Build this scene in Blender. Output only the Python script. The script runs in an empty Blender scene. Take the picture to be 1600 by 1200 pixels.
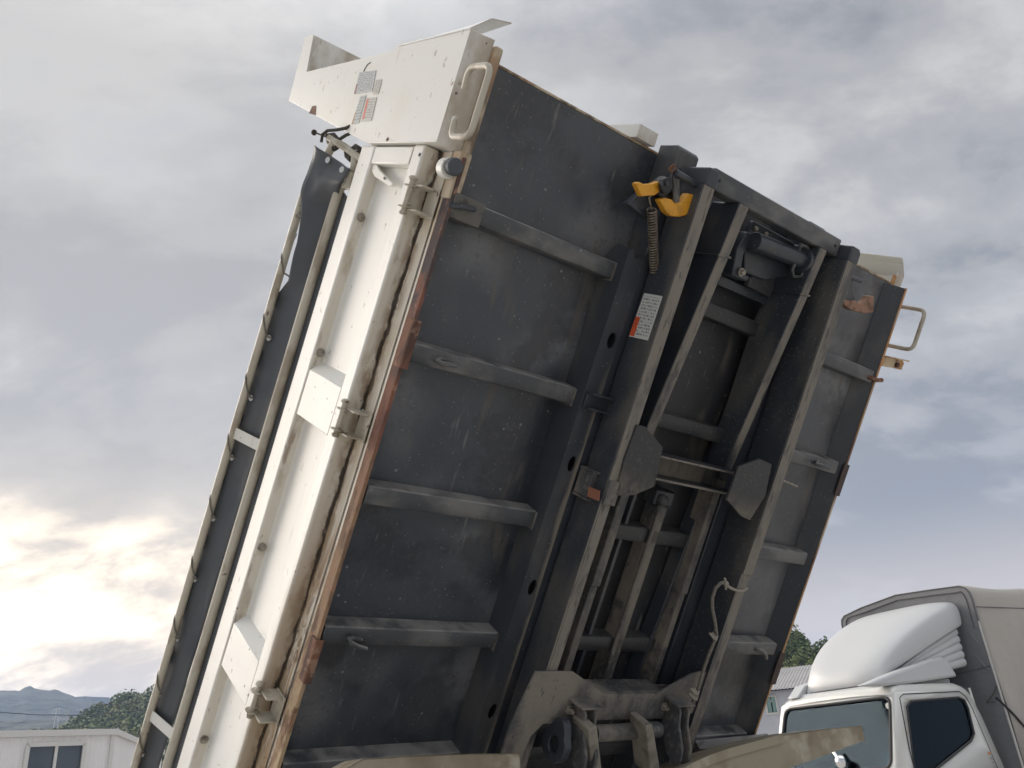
import bpy, bmesh, math, random
from mathutils import Vector, Matrix, noise as mnoise
R_=math.radians
SC=bpy.context.scene
COL=SC.collection
random.seed(7)
# ------------------------------------------------------------------ camera (solved from the bed's own straight lines)
FPX=1313.24; EYE=1.35; TILT=R_(55.0)
BR=Matrix(((0.7735044,0.2993838,0.5586236),(0.2077864,-0.9524749,0.2227471),(0.5987619,-0.0562215,-0.7989514)))
BT=Vector((-0.5399856,0.7179293,2.3069857))
up_c=BR.col[1]*math.sin(TILT)-BR.col[2]*math.cos(TILT)
fw_c=Vector((0,0,1)); y_c=(fw_c-up_c*fw_c.dot(up_c)).normalized(); x_c=y_c.cross(up_c)
A3=Matrix((x_c,y_c,up_c))                       # camera (right, down, forward) -> world
CAM=Vector((0,0,EYE))
cd=bpy.data.cameras.new('camera'); cam=bpy.data.objects.new('camera',cd); COL.objects.link(cam)
cd.sensor_width=36; cd.lens=FPX/1600*36; cd.clip_start=.05; cd.clip_end=20000
cm=Matrix((A3.col[0],-A3.col[1],-A3.col[2])).transposed().to_4x4(); cm.translation=CAM
cam.matrix_world=cm; SC.camera=cam
# ------------------------------------------------------------------ sky, sun, exposure
SUN_AZ=R_(-50); SUN_EL=R_(13)                    # azimuth from +Y towards +X
sdir=Vector((math.sin(SUN_AZ)*math.cos(SUN_EL),math.cos(SUN_AZ)*math.cos(SUN_EL),math.sin(SUN_EL)))
SC.view_settings.view_transform='Standard'; SC.view_settings.look='None'
SC.view_settings.exposure=1.02; SC.view_settings.gamma=1.0
SC.render.engine='CYCLES'
try:
    SC.cycles.volume_bounces=1; SC.cycles.max_bounces=8; SC.cycles.use_denoising=True
except Exception: pass
sl=bpy.data.lights.new('sun','SUN'); sl.energy=3.2; sl.angle=R_(62); sl.color=(1,.90,.79)
so=bpy.data.objects.new('sun',sl); COL.objects.link(so); so.rotation_euler=sdir.to_track_quat('Z','Y').to_euler()
WD=bpy.data.worlds.new('World'); SC.world=WD; WD.use_nodes=True
def world():
    nt=WD.node_tree; nt.nodes.clear(); L=nt.links
    def nd(t,**k):
        n=nt.nodes.new(t)
        for a,b in k.items(): setattr(n,a,b)
        return n
    def mth(op,a,b=None,c=None,clamp=False):
        n=nd('ShaderNodeMath',operation=op,use_clamp=clamp)
        for i,x in enumerate((a,b,c)):
            if x is None: continue
            if isinstance(x,(int,float)): n.inputs[i].default_value=x
            else: L.new(x,n.inputs[i])
        return n.outputs[0]
    def mix(f,a,b):
        n=nd('ShaderNodeMix',data_type='RGBA')
        for s,x in((n.inputs[0],f),(n.inputs[6],a),(n.inputs[7],b)):
            if isinstance(x,tuple): s.default_value=x+(1,)
            elif isinstance(x,(int,float)): s.default_value=x
            else: L.new(x,s)
        return n.outputs[2]
    def sstep(x,lo,hi):
        n=nd('ShaderNodeMapRange',interpolation_type='SMOOTHSTEP'); L.new(x,n.inputs[0]); n.inputs[1].default_value=lo; n.inputs[2].default_value=hi; return n.outputs[0]
    tc=nd('ShaderNodeTexCoord'); sep=nd('ShaderNodeSeparateXYZ'); L.new(tc.outputs['Generated'],sep.inputs[0])
    x,y,z=sep.outputs
    zz=mth('ADD',mth('MAXIMUM',z,0.0),.42)
    cmb=nd('ShaderNodeCombineXYZ'); L.new(mth('DIVIDE',x,zz),cmb.inputs[0]); L.new(mth('DIVIDE',y,zz),cmb.inputs[1])
    def nz(scale,detail,rough,off,sx=1,sy=1,dist=0):
        mp=nd('ShaderNodeMapping'); L.new(cmb.outputs[0],mp.inputs[0]); mp.inputs['Location'].default_value=off; mp.inputs['Scale'].default_value=(sx,sy,1)
        n=nd('ShaderNodeTexNoise'); L.new(mp.outputs[0],n.inputs['Vector']); n.inputs['Scale'].default_value=scale; n.inputs['Detail'].default_value=detail; n.inputs['Roughness'].default_value=rough; n.inputs['Distortion'].default_value=dist
        return n.outputs[0]
    n1=nz(1.75,8,.57,(3.1,1.7,0),.8,1.15,.3); n2=nz(4.4,8,.60,(7.3,2.2,1),.8,1.2,.2); n3=nz(.75,3,.5,(5.3,.2,4))
    dens=mth('ADD',mth('ADD',mth('MULTIPLY',n1,.46),mth('MULTIPLY',n2,.34)),mth('MULTIPLY',n3,.20))
    cl=mix(sstep(dens,.45,.51),(.168,.175,.188),(.262,.262,.264))
    cl=mix(sstep(dens,.505,.57),cl,(.375,.368,.358))
    dt=nd('ShaderNodeVectorMath',operation='DOT_PRODUCT'); L.new(tc.outputs['Generated'],dt.inputs[0]); dt.inputs[1].default_value=sdir
    d=dt.outputs['Value']
    cl=mix(mth('MULTIPLY',sstep(d,.25,1.0),.50),cl,(.41,.39,.365))
    low=mth('MULTIPLY',sstep(z,.40,.16),sstep(d,.30,.95))
    cl=mix(mth('MULTIPLY',low,.85),cl,(.60,.50,.375))
    lowr=sstep(z,.24,.08)
    cl=mix(mth('MULTIPLY',lowr,.8),cl,(.54,.445,.335))
    # bright break in the clouds in front of the low sun
    hot=mth('MULTIPLY',mth('MULTIPLY',sstep(d,.80,.97),sstep(z,.31,.21)),sstep(mth('ADD',n2,mth('MULTIPLY',n1,.5)),.64,.90))
    cl=mix(hot,cl,(1.7,1.40,.98))
    sky=nd('ShaderNodeTexSky',sky_type='NISHITA',sun_disc=False,sun_elevation=SUN_EL,sun_rotation=SUN_AZ)
    sk=nd('ShaderNodeVectorMath',operation='SCALE'); L.new(sky.outputs[0],sk.inputs[0]); sk.inputs['Scale'].default_value=.10
    gap=mth('MULTIPLY',sstep(n2,.56,.70),.22)
    col=mix(gap,cl,sk.outputs[0])
    gain=mth('ADD',mth('MULTIPLY',sstep(z,.68,1.0),2.9),.83)   # an overcast sky is brightest overhead
    bg=nd('ShaderNodeBackground'); L.new(col,bg.inputs[0]); L.new(gain,bg.inputs[1])
    out=nd('ShaderNodeOutputWorld'); L.new(bg.outputs[0],out.inputs[0])
world()
# ------------------------------------------------------------------ picture rays and frames
BEDM=(A3@BR).to_4x4(); BEDM.translation=A3@BT+CAM       # bed frame (u across, v up the bed, w out of the underside) -> world
BEDI=BEDM.inverted()
BC=BEDI@CAM
def wray(x,y): return A3@Vector(((x-800)/FPX,(y-600)/FPX,1))
def hit(x,y,p0,n):                                       # world point where the pixel's ray meets a plane
    d=wray(x,y); return CAM+d*((Vector(p0)-CAM).dot(n)/d.dot(n))
def bray(x,y): return BEDI.to_3x3()@wray(x,y)
def Wp(x,y,w): d=bray(x,y); return BC+d*((w-BC.z)/d.z)
def Up(x,y,u): d=bray(x,y); return BC+d*((u-BC.x)/d.x)
def Gp(x,y,off=0):                                       # the side guard's leaning plane
    n=Vector((1,0,-.364)); p0=Vector((-.03+off,0,-.6)); d=bray(x,y); return BC+d*((p0-BC).dot(n)/d.dot(n))
BF=Vector((0,math.cos(TILT),math.sin(TILT))); BZ=Vector((0,math.sin(TILT),-math.cos(TILT)))  # truck-forward and up in the bed frame
ZREF=(BEDM@Vector((0,0,0))).z
def tr(u,fw,z): return Vector((u,0,0))+BF*fw+BZ*(z-ZREF)  # truck-level point -> bed frame
# ------------------------------------------------------------------ mesh helper
class MB:
    def __init__(s): s.v=[]; s.f=[]
    def add(s,vs,fs):
        o=len(s.v); s.v+=[tuple(p) for p in vs]; s.f+=[tuple(i+o for i in f) for f in fs]; return s
    def box(s,u0,u1,v0,v1,w0,w1):
        vs=[(a,b,c) for a in(u0,u1) for b in(v0,v1) for c in(w0,w1)]
        return s.add(vs,[(0,1,3,2),(4,6,7,5),(0,4,5,1),(2,3,7,6),(0,2,6,4),(1,5,7,3)])
    def loft(s,a,b):
        n=len(a); return s.add(list(a)+list(b),[tuple(range(n))[::-1],tuple(range(n,2*n))]+[(i,(i+1)%n,n+(i+1)%n,n+i) for i in range(n)])
    def prism(s,pts,ax,a,b):
        f={'u':lambda p,t:(t,p[0],p[1]),'v':lambda p,t:(p[0],t,p[1]),'w':lambda p,t:(p[0],p[1],t)}[ax]
        return s.loft([f(p,a) for p in pts],[f(p,b) for p in pts])
    def slab(s,pts,off):                                 # 3-D polygon thickened by a vector
        off=Vector(off); return s.loft([Vector(p) for p in pts],[Vector(p)+off for p in pts])
    def tube(s,path,r,n=10,closed=False):
        P=[Vector(p) for p in path]; m=len(P); rs=r if isinstance(r,(list,tuple)) else [r]*m
        rings=[]; ref=None
        for i,p in enumerate(P):
            a=P[i-1] if (i>0 or closed) else p; b=P[(i+1)%m] if (i<m-1 or closed) else p
            t=(b-a).normalized()
            if ref is None: ref=t.orthogonal().normalized()
            ref=(ref-t*ref.dot(t)).normalized(); bi=t.cross(ref)
            rings.append([p+(ref*math.cos(q)+bi*math.sin(q))*rs[i] for q in [2*math.pi*k/n for k in range(n)]])
        vs=[q for rg in rings for q in rg]; fs=[]
        for i in range(m if closed else m-1):
            j=(i+1)%m
            for k in range(n): fs.append((i*n+k,i*n+(k+1)%n,j*n+(k+1)%n,j*n+k))
        if not closed: fs+=[tuple(range(n))[::-1],tuple(range((m-1)*n,m*n))]
        return s.add(vs,fs)
    def cyl(s,p,q,r,n=16): return s.tube([p,q],r,n)
    def ball(s,c,r,n=10,sc=(1,1,1)):
        vs=[];fs=[];m=n//2+1
        for i in range(m+1):
            a=math.pi*i/m
            for k in range(n):
                b=2*math.pi*k/n; vs.append((c[0]+r*sc[0]*math.sin(a)*math.cos(b),c[1]+r*sc[1]*math.sin(a)*math.sin(b),c[2]+r*sc[2]*math.cos(a)))
        for i in range(m):
            for k in range(n): fs.append((i*n+k,i*n+(k+1)%n,(i+1)*n+(k+1)%n,(i+1)*n+k))
        return s.add(vs,fs)
    def holed(s,u0,u1,v0,v1,w0,w1,cu,cv,ru,rv,n=24):     # rectangular plate with an oval hole through it
        out=[];inn=[]
        for k in range(n):
            a=2*math.pi*(k+.5)/n; c,q=math.cos(a),math.sin(a)
            t=min(((u1-cu)/c if c>0 else (u0-cu)/c) if abs(c)>1e-6 else 9,((v1-cv)/q if q>0 else (v0-cv)/q) if abs(q)>1e-6 else 9)
            out.append((cu+c*t,cv+q*t)); inn.append((cu+ru*c,cv+rv*q))
        # snap the four corners
        for cu_,cv_ in((u0,v0),(u0,v1),(u1,v0),(u1,v1)):
            k=min(range(n),key=lambda i:abs(math.atan2(out[i][1]-cv,out[i][0]-cu)-math.atan2(cv_-cv,cu_-cu))); out[k]=(cu_,cv_)
        vs=[];
        for w in(w0,w1): vs+=[(a,b,w) for a,b in out]+[(a,b,w) for a,b in inn]
        fs=[]
        for k in range(n):
            j=(k+1)%n
            fs+=[(k,j,n+j,n+k),(2*n+k,3*n+k,3*n+j,2*n+j),(n+k,n+j,3*n+j,3*n+k),(k,2*n+k,2*n+j,j)]
        return s.add(vs,fs)
    def mesh(s,name,smooth=40):
        me=bpy.data.meshes.new(name); me.from_pydata(s.v,[],s.f)
        bm=bmesh.new(); bm.from_mesh(me); bmesh.ops.recalc_face_normals(bm,faces=bm.faces); bm.to_mesh(me); bm.free()
        if smooth:
            me.polygons.foreach_set('use_smooth',[True]*len(me.polygons)); me.set_sharp_from_angle(angle=R_(smooth))
        return me
    def build(s,name,mat,parent=None,M=None,bevel=0,smooth=40,seg=2):
        me=s.mesh(name,smooth); o=bpy.data.objects.new(name,me); me.materials.append(mat); COL.objects.link(o)
        if parent is not None:
            o.parent=parent
            if M is not None: o.matrix_basis=wmat(parent).inverted()@M
        elif M is not None: o.matrix_basis=M
        if bevel:
            b=o.modifiers.new('bevel','BEVEL'); b.width=bevel; b.segments=seg; b.limit_method='ANGLE'; b.angle_limit=R_(40)
        return o
def wmat(o): return (wmat(o.parent)@o.matrix_basis) if o.parent else o.matrix_basis.copy()
def tag(o,label=None,cat=None,group=None,kind=None):
    for k,v in(('label',label),('category',cat),('group',group),('kind',kind)):
        if v: o[k]=v
    return o
def empty(name,loc,rot=0):
    o=bpy.data.objects.new(name,None); COL.objects.link(o); o.empty_display_size=.2
    o.matrix_basis=Matrix.Translation(loc)@Matrix.Rotation(rot,4,'Z'); return o
# ------------------------------------------------------------------ materials
def mk(name,base,rough=.5,metal=0,layers=(),bump=None,spec=.5,extra=None):
    m=bpy.data.materials.new(name); m.use_nodes=True; nt=m.node_tree; L=nt.links; b=nt.nodes['Principled BSDF']
    def nd(t,**k):
        n=nt.nodes.new(t)
        for a,c in k.items(): setattr(n,a,c)
        return n
    tc=nd('ShaderNodeTexCoord'); OB=tc.outputs['Object']; NR=tc.outputs['Normal']
    def comp(src,i):
        s=nd('ShaderNodeSeparateXYZ'); L.new(src,s.inputs[0]); return s.outputs[i]
    def mth(op,a,c=None,clamp=False):
        n=nd('ShaderNodeMath',operation=op,use_clamp=clamp)
        for i,x in enumerate((a,c)):
            if x is None: continue
            if isinstance(x,(int,float)): n.inputs[i].default_value=x
            else: L.new(x,n.inputs[i])
        return n.outputs[0]
    def ss(x,lo,hi):
        n=nd('ShaderNodeMapRange',interpolation_type='SMOOTHSTEP'); L.new(x,n.inputs[0]); n.inputs[1].default_value=lo; n.inputs[2].default_value=hi; return n.outputs[0]
    def vec(st,off):
        mp=nd('ShaderNodeMapping'); L.new(OB,mp.inputs[0]); mp.inputs['Scale'].default_value=st; mp.inputs['Location'].default_value=off; return mp.outputs[0]
    def nz(sc,st=(1,1,1),off=(0,0,0),det=5,ro=.55,dist=0):
        n=nd('ShaderNodeTexNoise'); L.new(vec(st,off),n.inputs['Vector']); n.inputs['Scale'].default_value=sc; n.inputs['Detail'].default_value=det; n.inputs['Roughness'].default_value=ro; n.inputs['Distortion'].default_value=dist; return n.outputs[0]
    def mask(k):
        t=k[0]; kw=k[1] if len(k)>1 else {}
        if t=='noise': return ss(nz(kw.get('s',5),kw.get('st',(1,1,1)),kw.get('off',(0,0,0)),kw.get('det',5),kw.get('ro',.55),kw.get('dist',0)),kw.get('lo',.5),kw.get('hi',.65))
        if t=='spots':
            n=nd('ShaderNodeTexVoronoi'); L.new(vec(kw.get('st',(1,1,1)),kw.get('off',(0,0,0))),n.inputs['Vector']); n.inputs['Scale'].default_value=kw.get('s',60)
            sel=nd('ShaderNodeSeparateColor'); L.new(n.outputs['Color'],sel.inputs[0])
            size=mth('MULTIPLY',ss(sel.outputs[0],kw.get('keep',.6),1.0),kw.get('r',.3))
            return mth('LESS_THAN',n.outputs['Distance'],size)
        if t=='nrm': return ss(comp(NR,kw['ax']),kw['lo'],kw['hi'])
        if t=='range':
            x=comp(OB,kw['ax'])
            if kw.get('wob'): x=mth('ADD',x,mth('MULTIPLY',mth('SUBTRACT',nz(kw.get('ws',6),kw.get('wst',(1,1,1)),kw.get('woff',(0,0,0))),.5),kw['wob']))
            return ss(x,kw['lo'],kw['hi'])
        if t=='band':
            x=comp(OB,kw['ax'])
            if kw.get('wob'): x=mth('ADD',x,mth('MULTIPLY',mth('SUBTRACT',nz(kw.get('ws',6),kw.get('wst',(1,1,1))),.5),kw['wob']))
            return ss(mth('ABSOLUTE',mth('SUBTRACT',x,kw['c'])),kw['w'],kw.get('w2',kw['w']*.3))
    col=None
    bc=nd('ShaderNodeRGB'); bc.outputs[0].default_value=tuple(base)+(1,); col=bc.outputs[0]
    rg=None
    rv=nd('ShaderNodeValue'); rv.outputs[0].default_value=rough; rg=rv.outputs[0]
    for ly in layers:
        f=None
        for k in ly['m']:
            q=mask(k); f=q if f is None else mth('MULTIPLY',f,q)
        f=mth('MULTIPLY',f,ly.get('f',1.0))
        n=nd('ShaderNodeMix',data_type='RGBA'); L.new(f,n.inputs[0]); L.new(col,n.inputs[6]); n.inputs[7].default_value=tuple(ly['c'])+(1,); col=n.outputs[2]
        if 'r' in ly:
            n=nd('ShaderNodeMix',data_type='FLOAT'); L.new(f,n.inputs[0]); L.new(rg,n.inputs[2]); n.inputs[3].default_value=ly['r']; rg=n.outputs[0]
    L.new(col,b.inputs['Base Color']); L.new(rg,b.inputs['Roughness']); b.inputs['Metallic'].default_value=metal
    b.inputs['Specular IOR Level'].default_value=spec
    if bump:
        bn=nd('ShaderNodeBump'); bn.inputs['Strength'].default_value=bump[1]; bn.inputs['Distance'].default_value=bump[2] if len(bump)>2 else .01
        L.new(nz(bump[0],bump[3] if len(bump)>3 else (1,1,1),det=6),bn.inputs['Height']); L.new(bn.outputs[0],b.inputs['Normal'])
    for k,v in(extra or {}).items(): b.inputs[k].default_value=v
    return m
DUSTC=(.235,.212,.178)
SPECK=dict(c=(.30,.30,.29),m=[('spots',dict(s=34,r=.15,keep=.66)),('noise',dict(s=3.1,lo=.44,hi=.56,off=(5,5,5)))],f=.6)
SPECK2=dict(c=(.30,.30,.29),m=[('spots',dict(s=80,r=.2,keep=.55,off=(3,1,2)))],f=.45)
STREAK=dict(c=(.22,.22,.21),m=[('noise',dict(s=26,st=(1,.16,1),lo=.66,hi=.74,off=(2,5,1)))],f=.55)
M={}
M['under']=mk('black_underside_paint',(.042,.050,.063),.30,layers=[dict(c=(.195,.20,.205),m=[('noise',dict(s=2.3,lo=.46,hi=.70,det=2))],f=.72,r=.5),dict(c=(.018,.021,.027),m=[('noise',dict(s=3.2,lo=.50,hi=.60,off=(9,2,1),det=5))],f=.7),dict(c=(.055,.058,.062),m=[('noise',dict(s=60,lo=.52,hi=.66))],f=.5),dict(c=(.011,.012,.014),m=[('range',dict(ax=0,lo=.70,hi=.80,wob=.1)),('range',dict(ax=0,lo=1.55,hi=1.45,wob=.1))],f=.88,r=.5),STREAK,SPECK,SPECK2,dict(c=(.16,.155,.145),m=[('noise',dict(s=70,st=(1,.12,1),lo=.66,hi=.72,off=(4,2,2)))],f=.5),dict(c=(.13,.115,.095),m=[('noise',dict(s=9,st=(1,.22,1),lo=.60,hi=.70,off=(2,8,2)))],f=.55,r=.8)],bump=(9,.25,.02),spec=.7)  # band between the sills blackened: grease plus shade put into the colour
M['black']=mk('black_frame_paint',(.038,.044,.054),.34,layers=[dict(c=(.13,.125,.115),m=[('noise',dict(s=5,st=(1,.5,1),lo=.5,hi=.68))],f=.6,r=.65),SPECK2],bump=(60,.1,.003))
M['cross']=mk('crossmember_paint',(.060,.065,.071),.38,layers=[dict(c=(.22,.216,.205),m=[('noise',dict(s=7,st=(.6,1,1),lo=.42,hi=.68))],f=.7,r=.7),dict(c=(.36,.345,.315),m=[('nrm',dict(ax=1,lo=.25,hi=.85)),('noise',dict(s=9,lo=.35,hi=.6))],f=.8),dict(c=(.022,.023,.024),m=[('range',dict(ax=0,lo=.74,hi=.84,wob=.1)),('range',dict(ax=0,lo=1.55,hi=1.42,wob=.1)),('range',dict(ax=1,lo=1.50,hi=1.45))],f=.75),SPECK,SPECK2],bump=(70,.2,.003))  # crossmembers carry the same grease and painted-in shade between the sills
M['dusty']=mk('dusty_frame_paint',(.037,.042,.051),.36,layers=[dict(c=(.15,.138,.118),m=[('noise',dict(s=5,st=(1,.45,1),lo=.44,hi=.66))],f=.55,r=.8),dict(c=DUSTC,m=[('nrm',dict(ax=2,lo=.5,hi=.9)),('noise',dict(s=9,st=(1,.35,1),lo=.30,hi=.54,ro=.65))],f=.92,r=.9),dict(c=(.05,.045,.04),m=[('nrm',dict(ax=2,lo=.5,hi=.9)),('noise',dict(s=38,st=(2,.35,1),lo=.56,hi=.66))],f=.6),SPECK2],bump=(80,.25,.003))
M['mud']=mk('dried_mud_frame',(.065,.068,.072),.6,layers=[dict(c=(.25,.222,.182),m=[('noise',dict(s=4.2,st=(1,.55,1),lo=.36,hi=.58,det=7,ro=.65))],f=.9,r=.92),dict(c=(.05,.052,.056),m=[('noise',dict(s=3.4,lo=.60,hi=.66,off=(4,4,4)))],f=.8),dict(c=(.20,.185,.16),m=[('noise',dict(s=48,lo=.50,hi=.64))],f=.5),dict(c=(.05,.048,.045),m=[('noise',dict(s=34,st=(1,.4,1),lo=.62,hi=.68,off=(7,7,1)))],f=.6),SPECK2],bump=(90,.5,.004))
M['gunk']=mk('tarry_grit',(.032,.033,.035),.5,layers=[dict(c=(.17,.152,.122),m=[('range',dict(ax=1,lo=.71,hi=.60,wob=.12,ws=9)),('noise',dict(s=14,lo=.34,hi=.56))],f=.85,r=.9),dict(c=(.085,.084,.08),m=[('noise',dict(s=75,lo=.56,hi=.66)),('range',dict(ax=1,lo=.66,hi=.72))],f=.6)],bump=(70,.45,.004))
CHIP=dict(c=(.10,.08,.06),m=[('spots',dict(s=24,r=.12,keep=.60)),('noise',dict(s=4.5,lo=.48,hi=.56,off=(6,3,1)))],f=.85)
CHIP2=dict(c=(.16,.12,.08),m=[('spots',dict(s=70,r=.18,keep=.62,off=(1,4,2))),('noise',dict(s=5,lo=.54,hi=.62,off=(1,9,4)))],f=.8)
RUNS=dict(c=(.40,.29,.17),m=[('noise',dict(s=15,st=(1,.10,1),lo=.62,hi=.72,off=(7,1,5),det=6,ro=.65))],f=.45,r=.6)
SCUFF=dict(c=(.30,.27,.22),m=[('noise',dict(s=55,st=(1,.35,.6),lo=.66,hi=.70,off=(1,1,8)))],f=.6)
M['cream']=mk('cream_paint',(.75,.74,.695),.38,layers=[dict(c=(.68,.64,.54),m=[('noise',dict(s=3.3,lo=.42,hi=.68))],f=.45),dict(c=(.33,.26,.17),m=[('nrm',dict(ax=2,lo=.5,hi=.9)),('noise',dict(s=9,st=(1,.5,1),lo=.32,hi=.62))],f=.75,r=.7),RUNS,SCUFF,CHIP,CHIP2,dict(c=(.22,.10,.04),m=[('noise',dict(s=13,lo=.70,hi=.76,off=(5,1,0)))],f=.8)],bump=(30,.06,.003))
M['gate']=mk('gate_cream_paint',(.75,.74,.69),.38,layers=[dict(c=(.60,.545,.43),m=[('nrm',dict(ax=2,lo=.5,hi=.9))],f=.62,r=.6),dict(c=(.68,.645,.56),m=[('noise',dict(s=3,st=(1,.4,1),lo=.45,hi=.68))],f=.4),
   dict(c=(.36,.30,.21),m=[('nrm',dict(ax=2,lo=.5,hi=.9)),('noise',dict(s=17,st=(1,.4,1),lo=.52,hi=.68))],f=.55),
   dict(c=(.20,.13,.075),m=[('nrm',dict(ax=2,lo=.5,hi=.9)),('noise',dict(s=16,st=(1,.22,1),lo=.60,hi=.68,off=(3,3,9)))],f=.7),
   dict(c=(.34,.22,.11),m=[('range',dict(ax=2,lo=-.17,hi=-.12,wob=.05,ws=9,wst=(1,.5,1))),('range',dict(ax=1,lo=.65,hi=-.2,wob=.3,ws=2))],f=.75,r=.8),
   dict(c=(.25,.165,.095),m=[('range',dict(ax=0,lo=-.034,hi=-.006,wob=.07,ws=11,wst=(1,.5,1))),('range',dict(ax=2,lo=-.16,hi=-.14)),('noise',dict(s=30,st=(1,.5,1),lo=.36,hi=.56))],f=.7,r=.8),
   dict(c=(.035,.024,.016),m=[('range',dict(ax=0,lo=-.008,hi=-.001,wob=.045,ws=26,wst=(1,.5,1))),('range',dict(ax=2,lo=-.16,hi=-.14))],f=.9,r=.85),RUNS,SCUFF,CHIP,CHIP2],bump=(7,.18,.012))
M['rail']=mk('side_rail_cream',(.74,.68,.56),.45,layers=[
   dict(c=(.36,.22,.11),m=[('range',dict(ax=1,lo=.75,hi=-.1,wob=.5,ws=2.2)),('noise',dict(s=8,st=(1,.4,2),lo=.38,hi=.60,dist=1.2))],f=.85,r=.8),
   dict(c=(.15,.09,.055),m=[('range',dict(ax=1,lo=.28,hi=-.05,wob=.3,ws=3)),('noise',dict(s=15,st=(1,.6,1.6),lo=.50,hi=.60,dist=2.2,off=(2,2,2)))],f=.8),
   dict(c=(.27,.18,.10),m=[('range',dict(ax=2,lo=-.088,hi=-.122,wob=.06,ws=11,wst=(1,.5,1))),('noise',dict(s=30,st=(1,.5,1),lo=.36,hi=.56))],f=.7,r=.8),
   dict(c=(.03,.02,.014),m=[('range',dict(ax=2,lo=-.121,hi=-.126,wob=.045,ws=26,wst=(1,.5,1)))],f=.92,r=.85),
   dict(c=(.48,.36,.20),m=[('noise',dict(s=5,st=(1,.4,1),lo=.44,hi=.64,off=(1,8,1)))],f=.65),CHIP],bump=(40,.12,.003))
M['lip']=mk('rusty_edge_lip',(.31,.195,.115),.75,layers=[
   dict(c=(.215,.085,.055),m=[('range',dict(ax=1,lo=.40,hi=.62,wob=.5,ws=4))],f=.92),
   dict(c=(.055,.06,.065),m=[('range',dict(ax=1,lo=.72,hi=1.0,wob=.7,ws=6)),('noise',dict(s=24,st=(1,.35,1),lo=.40,hi=.52))],f=.92),
   dict(c=(.09,.05,.038),m=[('noise',dict(s=21,st=(1,.28,1),lo=.44,hi=.62,det=8,ro=.72))],f=.75),
   dict(c=(.36,.20,.13),m=[('noise',dict(s=44,st=(1,.5,1),lo=.58,hi=.66,off=(3,1,7)))],f=.8),
   dict(c=(.50,.37,.23),m=[('range',dict(ax=1,lo=.12,hi=-.25,wob=.5,ws=5)),('noise',dict(s=13,st=(1,.5,1),lo=.40,hi=.50,off=(3,3,3)))],f=.9),
   dict(c=(.16,.085,.045),m=[('range',dict(ax=1,lo=.25,hi=-.1,wob=.4,ws=5)),('noise',dict(s=19,st=(1,.4,1),lo=.54,hi=.60,off=(8,3,3),dist=1.5))],f=.85)],bump=(90,.6,.004))
M['rust']=mk('rust_brown_steel',(.20,.095,.055),.8,layers=[dict(c=(.085,.045,.035),m=[('noise',dict(s=16,st=(1,.35,1),lo=.45,hi=.62))],f=.9),dict(c=(.34,.22,.15),m=[('noise',dict(s=28,lo=.56,hi=.66,off=(5,5,5)))],f=.7)],bump=(80,.5,.004))
M['orange']=mk('orange_rust_paint',(.48,.24,.085),.6,layers=[dict(c=(.62,.53,.37),m=[('noise',dict(s=10,st=(1,.4,1),lo=.46,hi=.60))],f=.9),dict(c=(.20,.085,.04),m=[('noise',dict(s=14,lo=.56,hi=.66,off=(1,7,3)))],f=.8)],bump=(60,.3,.003))
M['yellow']=mk('yellow_hook_paint',(.72,.34,.025),.42,layers=[dict(c=(.42,.20,.03),m=[('noise',dict(s=22,lo=.5,hi=.68))],f=.5),dict(c=(.04,.035,.03),m=[('noise',dict(s=40,lo=.64,hi=.70,off=(2,1,0)))],f=.9)],bump=(60,.1,.002))
M['grease']=mk('black_grease',(.012,.012,.013),.30,bump=(120,.8,.004))
M['rubber']=mk('rubber_sheet',(.066,.072,.080),.47,layers=[dict(c=(.13,.128,.122),m=[('noise',dict(s=3.4,lo=.50,hi=.70))],f=.6,r=.6),dict(c=(.022,.03,.045),m=[('noise',dict(s=4,lo=.56,hi=.7,off=(4,4,4)))],f=.6),dict(c=(.16,.16,.155),m=[('noise',dict(s=40,st=(1,.3,1),lo=.70,hi=.76))],f=.4)],bump=(14,.15,.01))
M['buffer']=mk('rubber_buffer',(.07,.078,.09),.55)
M['pipe']=mk('dirty_cream_pipe',(.50,.465,.38),.45,layers=[dict(c=(.27,.22,.15),m=[('noise',dict(s=18,st=(1,.35,1),lo=.48,hi=.64))],f=.65),dict(c=(.10,.055,.03),m=[('noise',dict(s=24,lo=.66,hi=.72,off=(8,1,1)))],f=.9)],bump=(60,.15,.002))
M['rope']=mk('old_rope',(.17,.155,.13),.9,layers=[dict(c=(.23,.21,.175),m=[('noise',dict(s=90,lo=.45,hi=.6))],f=.8)],bump=(300,.6,.002))
M['paler']=mk('pale_cord',(.33,.30,.25),.9,bump=(260,.6,.002))
M['steel']=mk('dull_bolt_steel',(.34,.31,.26),.5,.25,layers=[dict(c=(.15,.12,.09),m=[('noise',dict(s=60,lo=.5,hi=.62))],f=.7)])
M['spring']=mk('rusty_spring_steel',(.23,.195,.15),.5,.3,layers=[dict(c=(.10,.065,.04),m=[('noise',dict(s=50,lo=.48,hi=.62))],f=.7)])
M['tan']=mk('muddy_fender',(.34,.295,.21),.7,layers=[dict(c=(.20,.155,.095),m=[('noise',dict(s=3.2,lo=.42,hi=.62))],f=.8),dict(c=(.52,.48,.38),m=[('noise',dict(s=7,lo=.55,hi=.7,off=(4,1,1)))],f=.6),dict(c=(.06,.05,.04),m=[('noise',dict(s=14,lo=.68,hi=.74))],f=.8)],bump=(35,.25,.004))
M['pipe_dark']=mk('dull_grey_block',(.13,.125,.11),.7,layers=[dict(c=(.06,.058,.055),m=[('noise',dict(s=20,lo=.5,hi=.65))],f=.8)],bump=(60,.3,.003))
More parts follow.
